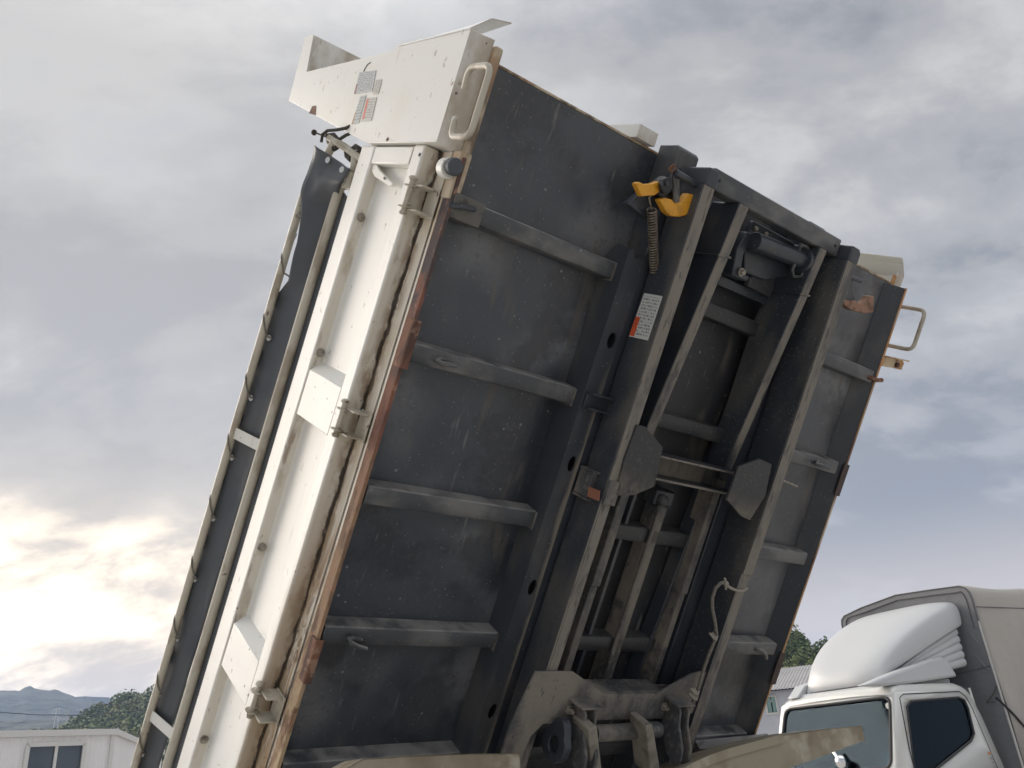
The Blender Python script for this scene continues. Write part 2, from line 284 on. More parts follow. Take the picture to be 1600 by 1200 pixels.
M['rust_cream']=mk('dirty_corner_post',(.50,.42,.30),.6,layers=[dict(c=(.10,.06,.035),m=[('noise',dict(s=16,st=(1,.4,1),lo=.46,hi=.62))],f=.8),dict(c=(.34,.20,.10),m=[('noise',dict(s=9,lo=.48,hi=.64,off=(2,2,2)))],f=.7)],bump=(60,.3,.003))
M['lip_r']=mk('far_edge_lip',(.44,.27,.13),.6,layers=[dict(c=(.60,.52,.40),m=[('noise',dict(s=9,st=(1,.3,1),lo=.48,hi=.62))],f=.8),dict(c=(.16,.075,.045),m=[('noise',dict(s=7,st=(1,.35,1),lo=.46,hi=.62,off=(3,1,4)))],f=.85),dict(c=(.46,.20,.06),m=[('range',dict(ax=1,lo=1.22,hi=1.34,wob=.1)),('noise',dict(s=9,lo=.3,hi=.5))],f=.8)],bump=(60,.3,.002))
M['rustdark']=mk('dark_rust_plate',(.075,.052,.045),.8,bump=(70,.4,.003))
M['dark']=mk('flat_black',(.012,.013,.015),.6)
M['tyre']=mk('tyre_rubber',(.02,.02,.021),.8,bump=(60,.3,.005))
M['wheel']=mk('wheel_paint',(.45,.45,.43),.5)
M['mudsill']=mk('sill_cover_paint',(.042,.047,.056),.42,layers=[dict(c=(.25,.22,.175),m=[('range',dict(ax=0,lo=.672,hi=.692,wob=.075,ws=3.2,wst=(1,1,1))),('range',dict(ax=2,lo=.0,hi=.03)),('range',dict(ax=1,lo=1.05,hi=.80,wob=.2))],f=.85,r=.9),dict(c=(.13,.127,.12),m=[('noise',dict(s=5,st=(1,.4,1),lo=.48,hi=.66))],f=.5,r=.65),SPECK2],bump=(60,.12,.003))
M['chan']=M['dusty']
M['brick']=mk('faded_orange_patch',(.30,.125,.075),.7,bump=(60,.3,.002))
M['mudlink']=mk('tan_worn_link',(.27,.245,.20),.8,layers=[dict(c=(.13,.115,.095),m=[('noise',dict(s=14,lo=.46,hi=.64))],f=.7),dict(c=(.05,.05,.05),m=[('noise',dict(s=30,lo=.62,hi=.7))],f=.7)],bump=(80,.3,.003))
M['greybar']=mk('zinc_bar',(.30,.30,.31),.5,.2,layers=[dict(c=(.18,.175,.165),m=[('noise',dict(s=14,lo=.48,hi=.64))],f=.7)])
M['grease2']=mk('weathered_wire',(.05,.043,.035),.7)
M['rust2']=mk('pale_rust_hook',(.30,.17,.11),.7,layers=[dict(c=(.14,.075,.05),m=[('noise',dict(s=22,lo=.48,hi=.62))],f=.8)],bump=(60,.3,.002))
def label_mat(name,paper,bar,axis_u,rows,barpos,ink=(.06,.06,.06)):
    m=bpy.data.materials.new(name); m.use_nodes=True; nt=m.node_tree; L=nt.links; b=nt.nodes['Principled BSDF']
    uv=nt.nodes.new('ShaderNodeUVMap'); uv.uv_map='UVMap'
    sp=nt.nodes.new('ShaderNodeSeparateXYZ'); L.new(uv.outputs[0],sp.inputs[0])
    def mth(op,a,c=None,d=None):
        n=nt.nodes.new('ShaderNodeMath'); n.operation=op
        for i,x in enumerate((a,c,d)):
            if x is None: continue
            if isinstance(x,(int,float)): n.inputs[i].default_value=x
            else: L.new(x,n.inputs[i])
        return n.outputs[0]
    x,y=sp.outputs[0],sp.outputs[1]
    tn=nt.nodes.new('ShaderNodeTexNoise'); mp=nt.nodes.new('ShaderNodeMapping'); L.new(uv.outputs[0],mp.inputs[0]); mp.inputs['Scale'].default_value=(rows[1],rows[0],1); L.new(mp.outputs[0],tn.inputs['Vector']); tn.inputs['Scale'].default_value=1; tn.inputs['Detail'].default_value=2
    rowm=mth('LESS_THAN',mth('FRACT',mth('MULTIPLY',y,rows[0])),.58)
    txt=mth('MULTIPLY',rowm,mth('GREATER_THAN',tn.outputs[0],.50))
    inb=mth('MULTIPLY',mth('MULTIPLY',mth('GREATER_THAN',x,.07),mth('LESS_THAN',x,.93)),mth('MULTIPLY',mth('GREATER_THAN',y,.06),mth('LESS_THAN',y,.95)))
    txt=mth('MULTIPLY',txt,inb)
    mx=nt.nodes.new('ShaderNodeMix'); mx.data_type='RGBA'; L.new(mth('MULTIPLY',txt,.75),mx.inputs[0]); mx.inputs[6].default_value=paper+(1,); mx.inputs[7].default_value=ink+(1,)
    x0,x1,y0,y1=barpos
    bm=mth('MULTIPLY',mth('MULTIPLY',mth('GREATER_THAN',x,x0),mth('LESS_THAN',x,x1)),mth('MULTIPLY',mth('GREATER_THAN',y,y0),mth('LESS_THAN',y,y1)))
    m2=nt.nodes.new('ShaderNodeMix'); m2.data_type='RGBA'; L.new(bm,m2.inputs[0]); L.new(mx.outputs[2],m2.inputs[6]); m2.inputs[7].default_value=bar+(1,)
    # dark glyphs on the bar
    gl=mth('MULTIPLY',bm,mth('GREATER_THAN',tn.outputs[0],.56))
    m3=nt.nodes.new('ShaderNodeMix'); m3.data_type='RGBA'; L.new(mth('MULTIPLY',gl,.6),m3.inputs[0]); L.new(m2.outputs[2],m3.inputs[6]); m3.inputs[7].default_value=(.05,.02,.02,1)
    L.new(m3.outputs[2],b.inputs['Base Color']); b.inputs['Roughness'].default_value=.45
    return m
def sticker(pts,mat,parent,off,name='warning_sticker'):     # four bed-frame corners, uv in the same order
    me=bpy.data.meshes.new(name); p=[Vector(q) for q in pts]; off=Vector(off); q=[a+off for a in p]
    me.from_pydata([tuple(a) for a in p+q],[],[(0,1,2,3),(7,6,5,4),(0,4,5,1),(1,5,6,2),(2,6,7,3),(3,7,4,0)])
    uvl=me.uv_layers.new(name='UVMap'); uvc={0:(0,1),1:(1,1),2:(1,0),3:(0,0)}
    for lp in me.loops: uvl.data[lp.index].uv=uvc[lp.vertex_index%4]
    me.materials.append(mat); o=bpy.data.objects.new(name,me); COL.objects.link(o); o.parent=parent; o.matrix_basis=wmat(parent).inverted()@BEDM; return o
# ================================================================== setting
GR=mk('yard_concrete',(.46,.445,.42),.85,layers=[dict(c=(.37,.355,.33),m=[('noise',dict(s=.5,lo=.45,hi=.65))],f=.7),dict(c=(.30,.28,.25),m=[('noise',dict(s=6,lo=.55,hi=.7))],f=.5)],bump=(30,.3,.01))
tag(MB().add([(-2500,-2500,0),(2500,-2500,0),(2500,2500,0),(-2500,2500,0)],[(0,1,2,3)]).build('ground',GR,smooth=0),kind='structure')
def hz_y(x): return 600-(up_c.x*(x-800)+up_c.z*FPX)/up_c.y
def azel(px,py):
    d=wray(px,py); return math.atan2(d.x,d.y),math.atan2(d.z,math.hypot(d.x,d.y))
def ridge_profile(pts):                                  # (pixel x, pixel y) of a skyline -> interpolating function elevation(azimuth)
    q=sorted(azel(*p) for p in pts)
    def fn(a):
        if a<=q[0][0]: return q[0][1]
        for (a0,e0),(a1,e1) in zip(q,q[1:]):
            if a<=a1:
                t=(a-a0)/(a1-a0); return e0+(e1-e0)*t
        return q[-1][1]
    return fn,q[0][0],q[-1][0]
def mountain(name,pts,dist,depth,rough,mat,ext=(.5,.3),na=220,nr=14,trees=0):
    fn,a0,a1=ridge_profile(pts); A0=a0-ext[0]; A1=a1+ext[1]; vs=[];fs=[]
    for i in range(na+1):
        a=A0+(A1-A0)*i/na; e=fn(a); top=dist*math.tan(e)+EYE
        dx=max(a0-a,a-a1,0); top*=max(.25,1-dx*1.2)
        top*=1+.22*mnoise.noise(Vector((a*9,dist*.01,1)))*min(1,dx*12)
        for j in range(nr+1):
            t=j/nr                                        # 0 foot in front, ridge at .6, then down behind
            if t<=.6: h=(t/.6)**.85; r=dist-depth*(1-t/.6)
            else: h=1-((t-.6)/.4)**1.3; r=dist+depth*(t-.6)/.4
            p=Vector((math.sin(a)*r,math.cos(a)*r,0))
            k=mnoise.fractal(p*(6/dist),1,2,5)
            z=top*h*(r/dist if t<=.6 else 1)+rough*k*(0.25+.75*min(1,abs(t-.6)*3))*h
            if t>.55 and t<.65: z+=rough*.22*mnoise.fractal(p*(40/dist),1,2,3)
            vs.append((p.x,p.y,max(z,-1)-.5))
    for i in range(na):
        for j in range(nr):
            k=i*(nr+1)+j; fs.append((k,k+nr+1,k+nr+2,k+1))
    return tag(MB().add(vs,fs).build(name,mat,smooth=60),kind='structure')
FARF=mk('far_forest',(.024,.040,.034),.9,layers=[dict(c=(.045,.065,.04),m=[('noise',dict(s=.012,lo=.45,hi=.6,det=8,ro=.7))],f=.7),dict(c=(.015,.025,.015),m=[('noise',dict(s=.05,lo=.5,hi=.6,det=6,ro=.7))],f=.7)],bump=(.05,1,14))
mountain('mountain',[(-60,1072),(0,1070),(32,1071),(38,1067),(48,1065),(58,1068),(70,1070),(78,1072),(90,1069),(100,1073),(112,1075),(124,1079),(140,1083),(160,1090),(172,1095),(185,1100),(240,1116)],1000,420,17,FARF)
mountain('far_mountain',[(120,1081),(140,1079),(150,1080),(162,1079),(172,1079),(183,1083),(188,1084),(200,1081),(215,1077),(240,1074),(330,1068),(500,1066),(700,1070),(1000,1066),(1250,1062),(1600,1050)],1180,150,9,FARF,ext=(.2,.4))
mountain('wooded_slope',[(-80,1118),(0,1119),(40,1117),(80,1116),(110,1112),(130,1105),(150,1100),(170,1093),(190,1085),(205,1084),(240,1080)],560,230,7,FARF,ext=(.4,.3))
# ------------------------------------------------------------------ near wooded hills: terrain plus crowns
SOIL=mk('hill_undergrowth',(.030,.042,.018),.95,layers=[dict(c=(.05,.06,.03),m=[('noise',dict(s=.12,lo=.45,hi=.6))],f=.7)])
def leafmat(name,c,c2):
    return mk(name,c,.65,layers=[dict(c=c2,m=[('noise',dict(s=.11,lo=.42,hi=.60,det=3))],f=.85),dict(c=(c[0]*.45,c[1]*.5,c[2]*.5),m=[('noise',dict(s=.9,lo=.5,hi=.65))],f=.6)],spec=.3)
LEAF=leafmat('forest_leaves',(.095,.135,.040),(.19,.205,.06))
def forest(hillname,pts,dist,depth,mat,n,hr,ext,rows=(.0,1.0),seed=1,leaves=300,lf=.7):
    rnd=random.Random(seed); fn,a0,a1=ridge_profile(pts); A0=a0-ext[0]; A1=a1+ext[1]
    def top_at(a):
        dx=max(a0-a,a-a1,0); return (dist*math.tan(fn(a))+EYE)*max(.25,1-dx*1.4)-hr[1]*.8
    na,nr=70,12; vs=[];fs=[]
    def ht(a,t): return max(0,top_at(a))*((t/.75)**.9 if t<.75 else 1-((t-.75)/.25)*.45)
    for i in range(na+1):
        a=A0+(A1-A0)*i/na
        for j in range(nr+1):
            t=j/nr; r=dist-depth*(.75-t); vs.append((math.sin(a)*r,math.cos(a)*r,ht(a,t)*(r/dist)-.3))
    for i in range(na):
        for j in range(nr):
            k=i*(nr+1)+j; fs.append((k,k+nr+1,k+nr+2,k+1))
    tag(MB().add(vs,fs).build('wooded_hill',SOIL),kind='structure')
    vs=[];fs=[]
    for q in range(n):
        a=A0+(A1-A0)*rnd.random(); t=rows[0]+(rows[1]-rows[0])*rnd.random(); r=dist-depth*(.75-t)
        rr=hr[0]*(.65+.7*rnd.random()); hh=hr[1]*(.7+.6*rnd.random()); z0=ht(a,t)*(r/dist)
        c=Vector((math.sin(a)*r,math.cos(a)*r,z0+hh*.5))
        lobes=[(Vector((rnd.uniform(-.45,.45)*rr,rnd.uniform(-.45,.45)*rr,rnd.uniform(-.15,.32)*hh)),rr*rnd.uniform(.42,.7)) for _ in range(6)]
        for _ in range(leaves):
            lo,lr=rnd.choice(lobes)
            d=Vector((rnd.gauss(0,1),rnd.gauss(0,1),rnd.gauss(.25,1))).normalized(); p=c+lo+d*lr*rnd.uniform(.8,1.08)
            nrm=(d+Vector((rnd.gauss(0,.45),rnd.gauss(0,.45),rnd.gauss(.2,.4)))).normalized(); t1=nrm.orthogonal().normalized(); t2=nrm.cross(t1); s=rr*rnd.uniform(.12,.22)*lf; an=rnd.random()*6.3
            e1=(t1*math.cos(an)+t2*math.sin(an))*s; e2=(t2*math.cos(an)-t1*math.sin(an))*s*.8
            o=len(vs); vs+=[tuple(p-e1),tuple(p-e2*.7),tuple(p+e1),tuple(p+e2)]; fs.append((o,o+1,o+2,o+3))
    me=bpy.data.meshes.new('hillside_forest'); me.from_pydata(vs,[],fs); me.materials.append(mat); o=bpy.data.objects.new('hillside_forest',me); COL.objects.link(o)
    return o
fo=forest('hill',[(96,1142),(110,1133),(122,1126),(134,1116),(146,1110),(158,1104),(172,1098),(190,1091),(205,1087),(218,1082),(260,1072),(330,1066)],240,130,LEAF,1500,(2.3,4.6),(.03,.16),seed=3,leaves=150,lf=.95)
tag(fo,'dense green woods covering the low hill behind the pale shed','woods',kind='stuff')
LEAF2=leafmat('forest_leaves_lighter',(.105,.145,.040),(.19,.22,.065))
fo=forest('hill',[(1080,1015),(1130,1003),(1180,995),(1215,991),(1240,991),(1258,996),(1272,1000),(1283,1008),(1300,1020),(1330,1045)],105,40,LEAF2,620,(1.35,2.6),(.04,.08),seed=8,leaves=300,lf=.75)
tag(fo,'dense green woods on the hill behind the grey roofed workshop','woods',kind='stuff')
# ------------------------------------------------------------------ sheds
WALLP=mk('pale_siding',(.84,.815,.79),.55,layers=[dict(c=(.76,.735,.705),m=[('noise',dict(s=.8,st=(1,1,.3),lo=.45,hi=.65))],f=.5)])
TRIM=mk('white_trim',(.68,.66,.62),.5)
GLASS_D=mk('dark_window_glass',(.055,.07,.09),.08,layers=[dict(c=(.10,.12,.14),m=[('noise',dict(s=.6,lo=.4,hi=.6))],f=.6)],spec=.6)
ROOFM=mk('grey_corrugated_roof',(.40,.385,.375),.55,layers=[dict(c=(.30,.285,.275),m=[('noise',dict(s=.5,lo=.45,hi=.65))],f=.6)])
def corrugated(p0,ex,L,ey,hfun,pitch,dep,nrm,thick=.02):   # vertical sheet with real ribs
    n=int(L/pitch); vs=[];fs=[]
    for i in range(4*n+1):
        x=L*i/(4*n); d=dep if i%4 in(1,2) else 0
        b=p0+ex*x+nrm*d; vs+=[tuple(b),tuple(b+ey*hfun(x))]
    for i in range(4*n): fs.append((2*i,2*i+2,2*i+3,2*i+1))
    return MB().add(vs,fs)
def left_shed():
    D=25.0; az,_=azel(178,1141); c0=Vector((math.sin(az)*D,math.cos(az)*D,0))
    top=hit(178,1141.5,c0,wray(178,1141).normalized()); Hh=top.z
    # the long face runs towards the picture's left; its eave line fixes the direction
    best=None
    for k in range(0,181):
        an=R_(90+k); ex=Vector((math.cos(an),math.sin(an),0)); p=c0+ex*2.6; p.z=Hh
        q=A3.transposed()@(p-CAM); y=600+FPX*q.y/q.z; x=800+FPX*q.x/q.z
        e=abs((y-1141.5)-(-.024)*(x-178)) if x<178 else 99
        if best is None or e<best[0]: best=(e,an)
    an=best[1]; ex=Vector((math.cos(an),math.sin(an),0)); nrm=Vector((ex.y,-ex.x,0))
    if nrm.dot(CAM-c0)<0: nrm=-nrm
    dn=-nrm
    for k in range(0,80):
        dS=(Matrix.Rotation(R_(-k),3,'Z')@dn); q=A3.transposed()@(c0+dS*5.0-CAM)
        if 800+FPX*q.x/q.z>236: break
    sn=Vector((dS.y,-dS.x,0))
    root=empty('site_shed',c0); Mx=Matrix.Identity(4)
    UPV=Vector((0,0,1)); LEN=9.0; DEP=5.0
    def fit_window():
        pl=[hit(x,y,c0,nrm) for x,y in((42,1165.5),(131,1160.5))]
        return [(p-c0).dot(ex) for p in pl],[p.z for p in pl]
    xs,zs=fit_window(); x1,x0=max(xs),min(xs); zt=sum(zs)/2; zb=zt-(x1-x0)*.62
    # front wall in panels around the window
    for (a,b,z0,z1) in((0,x0,0,Hh),(x1,LEN,0,Hh),(x0,x1,0,zb),(x0,x1,zt,Hh)):
        corrugated(c0+ex*a+UPV*z0,ex,b-a,UPV,lambda x:z1-z0,.11,.010,nrm).build('siding_panel',WALLP,root,Mx,smooth=0)
    slope=-.45
    corrugated(c0,dS,DEP,UPV,lambda x:Hh+slope*x*.16,.11,.010,sn).build('side_wall',WALLP,root,Mx,smooth=0)
    corrugated(c0+ex*LEN,dS,DEP,UPV,lambda x:Hh+slope*x*.16,.11,.010,ex).build('side_wall',WALLP,root,Mx,smooth=0)
    corrugated(c0+dS*DEP,ex,LEN,UPV,lambda x:Hh+slope*DEP*.16,.11,.010,dn).build('rear_wall',WALLP,root,Mx,smooth=0)
    def bar(a,b,wd,dp,name,mat,par=root):
        a=Vector(a);b=Vector(b);t=(b-a).normalized();s=t.cross(nrm).normalized()*wd
        m=MB(); m.slab([a-s,a+s,b+s,b-s],nrm*dp); return m.build(name,mat,par,Mx)
    o0=nrm*.03
    fas=MB(); za=Hh
    fas.slab([c0-ex*.08+UPV*(za-.09)+o0,c0+ex*(LEN+.08)+UPV*(za-.09)+o0,c0+ex*(LEN+.08)+UPV*(za+.05)+o0,c0-ex*.08+UPV*(za+.05)+o0],nrm*.05)
    fas.slab([c0+sn*.03+UPV*(za-.08),c0+sn*.03+dS*DEP+UPV*(za-.08+slope*DEP*.16),c0+sn*.03+dS*DEP+UPV*(za+.05+slope*DEP*.16),c0+sn*.03+UPV*(za+.05)],sn*.05)
    fas.build('fascia',TRIM,root,Mx)
    rf=MB(); q=lambda a,b:c0+ex*a+dS*b+UPV*(za+.02+slope*b*.16)
    rf.slab([q(-.05,-.05),q(LEN+.05,-.05),q(LEN+.05,DEP),q(-.05,DEP)],UPV*.03); rf.build('roof',TRIM,root,Mx)
    bar(c0+o0*.9+ex*.03+UPV*.02,c0+o0*.9+ex*.03+UPV*(Hh-.1),.045,.03,'corner_trim',TRIM)
    P=lambda a,z,o=.03:c0+ex*a+UPV*z+nrm*o
    wf=empty('window',c0); wf.parent=root; wf.matrix_basis=Matrix.Identity(4)
    def wbar(a,b,wd,dp=.05,off=.0,name='window_frame'):
        a=Vector(a)+nrm*off;b=Vector(b)+nrm*off;t=(b-a).normalized();s=t.cross(nrm).normalized()*wd
        return MB().slab([a-s,a+s,b+s,b-s],nrm*dp)
    fr=MB()
    for (a,b) in((P(x0,zb),P(x1,zb)),(P(x0,zt),P(x1,zt)),(P(x0,zb),P(x0,zt)),(P(x1,zb),P(x1,zt))): 
        mm=wbar(a,b,.045); fr.add(mm.v,mm.f)
    w=fr.build('window',TRIM,root,Mx); bpy.data.objects.remove(wf)
    mm=wbar(P((x0+x1)/2,zb),P((x0+x1)/2,zt),.035,.03,-.0); mm.build('mullion',TRIM,w,Mx)
    for a,b in((x0,(x0+x1)/2),((x0+x1)/2,x1)):
        MB().slab([P(a+.02,zb+.02,.0),P(b-.02,zb+.02,.0),P(b-.02,zt-.02,.0),P(a+.02,zt-.02,.0)],nrm*.012).build('pane',GLASS_D,w,Mx)
    cp=c0+dS*2.6+UPV*(za+slope*2.6*.16+.04)
    MB().cyl(cp-UPV*.05,cp+UPV*.10,.04,10).build('vent_pipe',TRIM,root,Mx)
    tag(root,'pale ribbed site shed with a dark two-pane sliding window and white trim','shed')
left_shed()
def right_workshop():
    D=46.0; az,_=azel(1215,1080); c=Vector((math.sin(az)*D,math.cos(az)*D,0))
    wd=wray(1215,1080); dirv=Vector((wd.x,wd.y,0)).normalized()
    # eave runs gently away towards the left; the roof falls towards the camera
    ex=(Matrix.Rotation(R_(-8),3,'Z')@Vector((dirv.y,-dirv.x,0))).normalized(); nrm=Vector((-ex.y,ex.x,0))
    if nrm.dot(CAM-c)<0: nrm=-nrm
    dn=-nrm; UPV=Vector((0,0,1)); He=hit(1215,1081,c,nrm).z; Hr=He; 
    DEPR=6.0; Hr=hit(1235,1045,c+dn*DEPR,nrm).z
    root=empty('workshop',c); Mx=Matrix.Identity(4); X0,X1=-14,9
    wx=[(hit(x,1095,c,nrm)-c).dot(ex) for x in(1196,1213)]; wz1=hit(1212,1088,c,nrm).z; wz0=hit(1213,1113,c,nrm).z
    W=MB()
    for a,b,z0,z1 in((X0,wx[0],0,He),(wx[1],X1,0,He),(wx[0],wx[1],0,wz0),(wx[0],wx[1],wz1,He)):
        W.slab([c+ex*a+UPV*z0,c+ex*b+UPV*z0,c+ex*b+UPV*z1,c+ex*a+UPV*z1],dn*.2)
    W.build('wall',WALLP2,root,Mx)
    MB().slab([c+ex*X0+dn*DEPR*2,c+ex*X1+dn*DEPR*2,c+ex*X1+dn*DEPR*2+UPV*He,c+ex*X0+dn*DEPR*2+UPV*He],nrm*.2).build('rear_wall',WALLP2,root,Mx)
    for a in(X0,X1):
        MB().slab([c+ex*a+dn*.2,c+ex*a+dn*(DEPR*2-.2),c+ex*a+dn*(DEPR*2-.2)+UPV*He,c+ex*a+dn*DEPR+UPV*(Hr-.1),c+ex*a+dn*.2+UPV*He],ex*.18*(1 if a<0 else -1)).build('gable_wall',WALLP2,root,Mx)
    # corrugated roof slope: real ribs
    for sgn in(0,1):
        n=int((X1-X0)/.16); vs=[];fs=[]
        e0=c+nrm*.45+UPV*(He+.06) if sgn==0 else c+dn*(2*DEPR+.45)+UPV*(He+.06); r0=c+dn*DEPR+UPV*(Hr+.06)
        for i in range(2*n+1):
            a=X0-.3+(X1-X0+.6)*i/(2*n); h=.05 if i%2 else 0
            vs+=[tuple(e0+ex*a+UPV*h),tuple(r0+ex*a+UPV*h)]
        for i in range(2*n): fs.append((2*i,2*i+2,2*i+3,2*i+1))
        MB().add(vs,fs).build('roof_slope',ROOFM,root,Mx,smooth=0)
    MB().slab([c+ex*(X0-.3)+nrm*.42+UPV*(He-.05),c+ex*(X1+.3)+nrm*.42+UPV*(He-.05),c+ex*(X1+.3)+nrm*.42+UPV*(He+.03),c+ex*(X0-.3)+nrm*.42+UPV*(He+.03)],nrm*.05).build('gutter',mk('gutter_grey',(.22,.22,.24),.5),root,Mx)
    P=lambda a,z,o:c+ex*a+UPV*z+nrm*o
    fr=MB()
    for a,b,w_,h_ in((wx[0],wx[1],wz0-.08,wz0),(wx[0],wx[1],wz1,wz1+.05)): fr.slab([P(a-.06,w_,.02),P(b+.06,w_,.02),P(b+.06,h_,.02),P(a-.06,h_,.02)],nrm*.06)
    for a in wx: fr.slab([P(a-.04,wz0,.02),P(a+.04,wz0,.02),P(a+.04,wz1,.02),P(a-.04,wz1,.02)],nrm*.04)
    w=fr.build('window',TRIM,root,Mx)
    gm=mk('green_tinted_glass',(.22,.36,.31),.12,spec=.6)
    mid=(wx[0]+wx[1])/2
    for a,b in((wx[0],mid),(mid,wx[1])): MB().slab([P(a+.03,wz0,-.05),P(b-.03,wz0,-.05),P(b-.03,wz1,-.05),P(a+.03,wz1,-.05)],nrm*.02).build('pane',gm,w,Mx)
    tag(root,'pale workshop under a grey corrugated roof beside the white cab','workshop')
WALLP2=mk('cool_white_wall',(.58,.59,.62),.6,layers=[dict(c=(.50,.51,.54),m=[('noise',dict(s=.6,lo=.45,hi=.65))],f=.6)])
right_workshop()
# ------------------------------------------------------------------ power line, pole and pylon seen beyond the shed
CABLE=mk('dark_cable',(.05,.055,.06),.6); PYL=mk('pale_pylon_steel',(.62,.62,.62),.5,.2); POLEM=mk('utility_pole_concrete',(.42,.41,.39),.8)
def span(pts,dist,name,label):
    P=[]
    for x,y in pts:
        d=wray(x,y); d/=math.hypot(d.x,d.y); P.append(CAM+d*dist)
    tag(MB().tube(P,.045,6).build(name,CABLE),label,'cable')
span([(-120,1109),(-40,1111),(0,1113),(60,1117),(110,1117.5),(150,1116.5),(190,1113),(225,1109),(300,1098),(420,1076)],110,'overhead_cable','thick dark overhead cable sagging across the hill above the shed')
span([(150,1102),(180,1100.5),(205,1098.5),(240,1096),(330,1087)],118,'overhead_cable','thin higher overhead cable crossing only the wooded hill')
def pylon():
    d=wray(91,1106); d/=math.hypot(d.x,d.y); D=500; top=CAM+d*D; g=Vector((top.x,top.y,0)); 
    r=empty('transmission_tower',g); m=MB(); h=top.z; tz=h; bz=h-9
    side=Vector((d.y,-d.x,0)).normalized(); back=Vector((d.x,d.y,0)).normalized()
    for sx in(-1,1):
        for sy in(-1,1): m.tube([g+side*sx*2.6+back*sy*2.6,g+side*sx*.5+back*sy*.5+Vector((0,0,tz))],.16,5)
    for k in range(7):
        z=tz*(.55+.065*k); w_=2.6-(2.1*z/tz)
        m.tube([g+side*-w_+Vector((0,0,z)),g+side*w_+Vector((0,0,z+tz*.06))],.10,4); m.tube([g+side*w_+Vector((0,0,z)),g+side*-w_+Vector((0,0,z+tz*.06))],.10,4)
    m.build('lattice_mast',PYL,r,Matrix.Identity(4))
    for z,l in((.985,1.9),(.94,2.4),(.895,2.0)): MB().tube([g-side*l+Vector((0,0,tz*z)),g+side*l+Vector((0,0,tz*z))],.15,5).build('crossarm',PYL,r,Matrix.Identity(4))
    tag(r,'small white lattice pylon on the hazy far slope','pylon')
pylon()
def upole():
    d=wray(106.5,1108); d/=math.hypot(d.x,d.y); top=CAM+d*330; g=Vector((top.x,top.y,0)); r=empty('utility_pole',g); side=Vector((d.y,-d.x,0)).normalized()
    MB().tube([g,top],[.28,.18],8).build('pole',POLEM,r,Matrix.Identity(4))
    MB().tube([top-side*1.1-Vector((0,0,1.5)),top+side*1.1-Vector((0,0,1.5))],.09,5).build('crossarm',POLEM,r,Matrix.Identity(4))
    tag(r,'thin pale utility pole standing at the foot of the wooded hill','utility pole')
upole()
# ================================================================== the dump truck (bed frame: u across, v up the bed, w out of the underside)
gp=BEDM@tr(1.1,-.3,0); gp.z=0
DT=empty('dump_truck',gp)
tag(DT,'cream dump truck with its bed tipped up, showing the black underside and hoist frame','dump truck')
def part(name,mb,mat,parent=None,bevel=.0025,smooth=40,seg=2):
    return mb.build(name,M[mat] if isinstance(mat,str) else mat,parent or DT,BEDM,bevel,smooth,seg)
BW=2.2; VT=1.66; VB=-1.24; SP=.40918
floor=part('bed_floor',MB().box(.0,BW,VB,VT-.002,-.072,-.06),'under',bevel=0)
# head board, cab guard and wings
hb=part('headboard',MB().box(-.055,BW+.055,VT-.022,VT+.006,-.76,-.0725),'cream')
part('headboard_edge',MB().box(.0,BW,VT-.001,VT+.006,-.0720,-.058),'rust_cream',hb,bevel=.001)
part('headboard_box',MB().box(.572,.655,VT+.008,VT+.050,-.30,-.035),'cream',hb,bevel=.001)
g=MB().slab([(-.05,1.686,-1.24),(BW+.05,1.686,-1.24),(BW+.05,1.834,-1.285),(-.05,1.834,-1.285)],(0,-.003,-.012))
g.slab([(-.05,VT+.012,-.755),(BW+.05,VT+.012,-.755),(BW+.05,1.684,-1.25),(-.05,1.684,-1.25)],(0,-.012,0))
part('cab_guard',g,'cream',hb,bevel=0)
def bend(pts,r,n=5):                                       # round the corners of a bent bar
    out=[pts[0]]
    for a,p,b in zip(pts,pts[1:],pts[2:]):
        u,v=(a-p),(b-p); ra=min(r,u.length*.45,v.length*.45); s0=p+u.normalized()*ra; e0=p+v.normalized()*ra
        out+=[s0*(1-t)**2+p*2*t*(1-t)+e0*t*t for t in [k/n for k in range(n+1)]]
    return out+[pts[-1]]
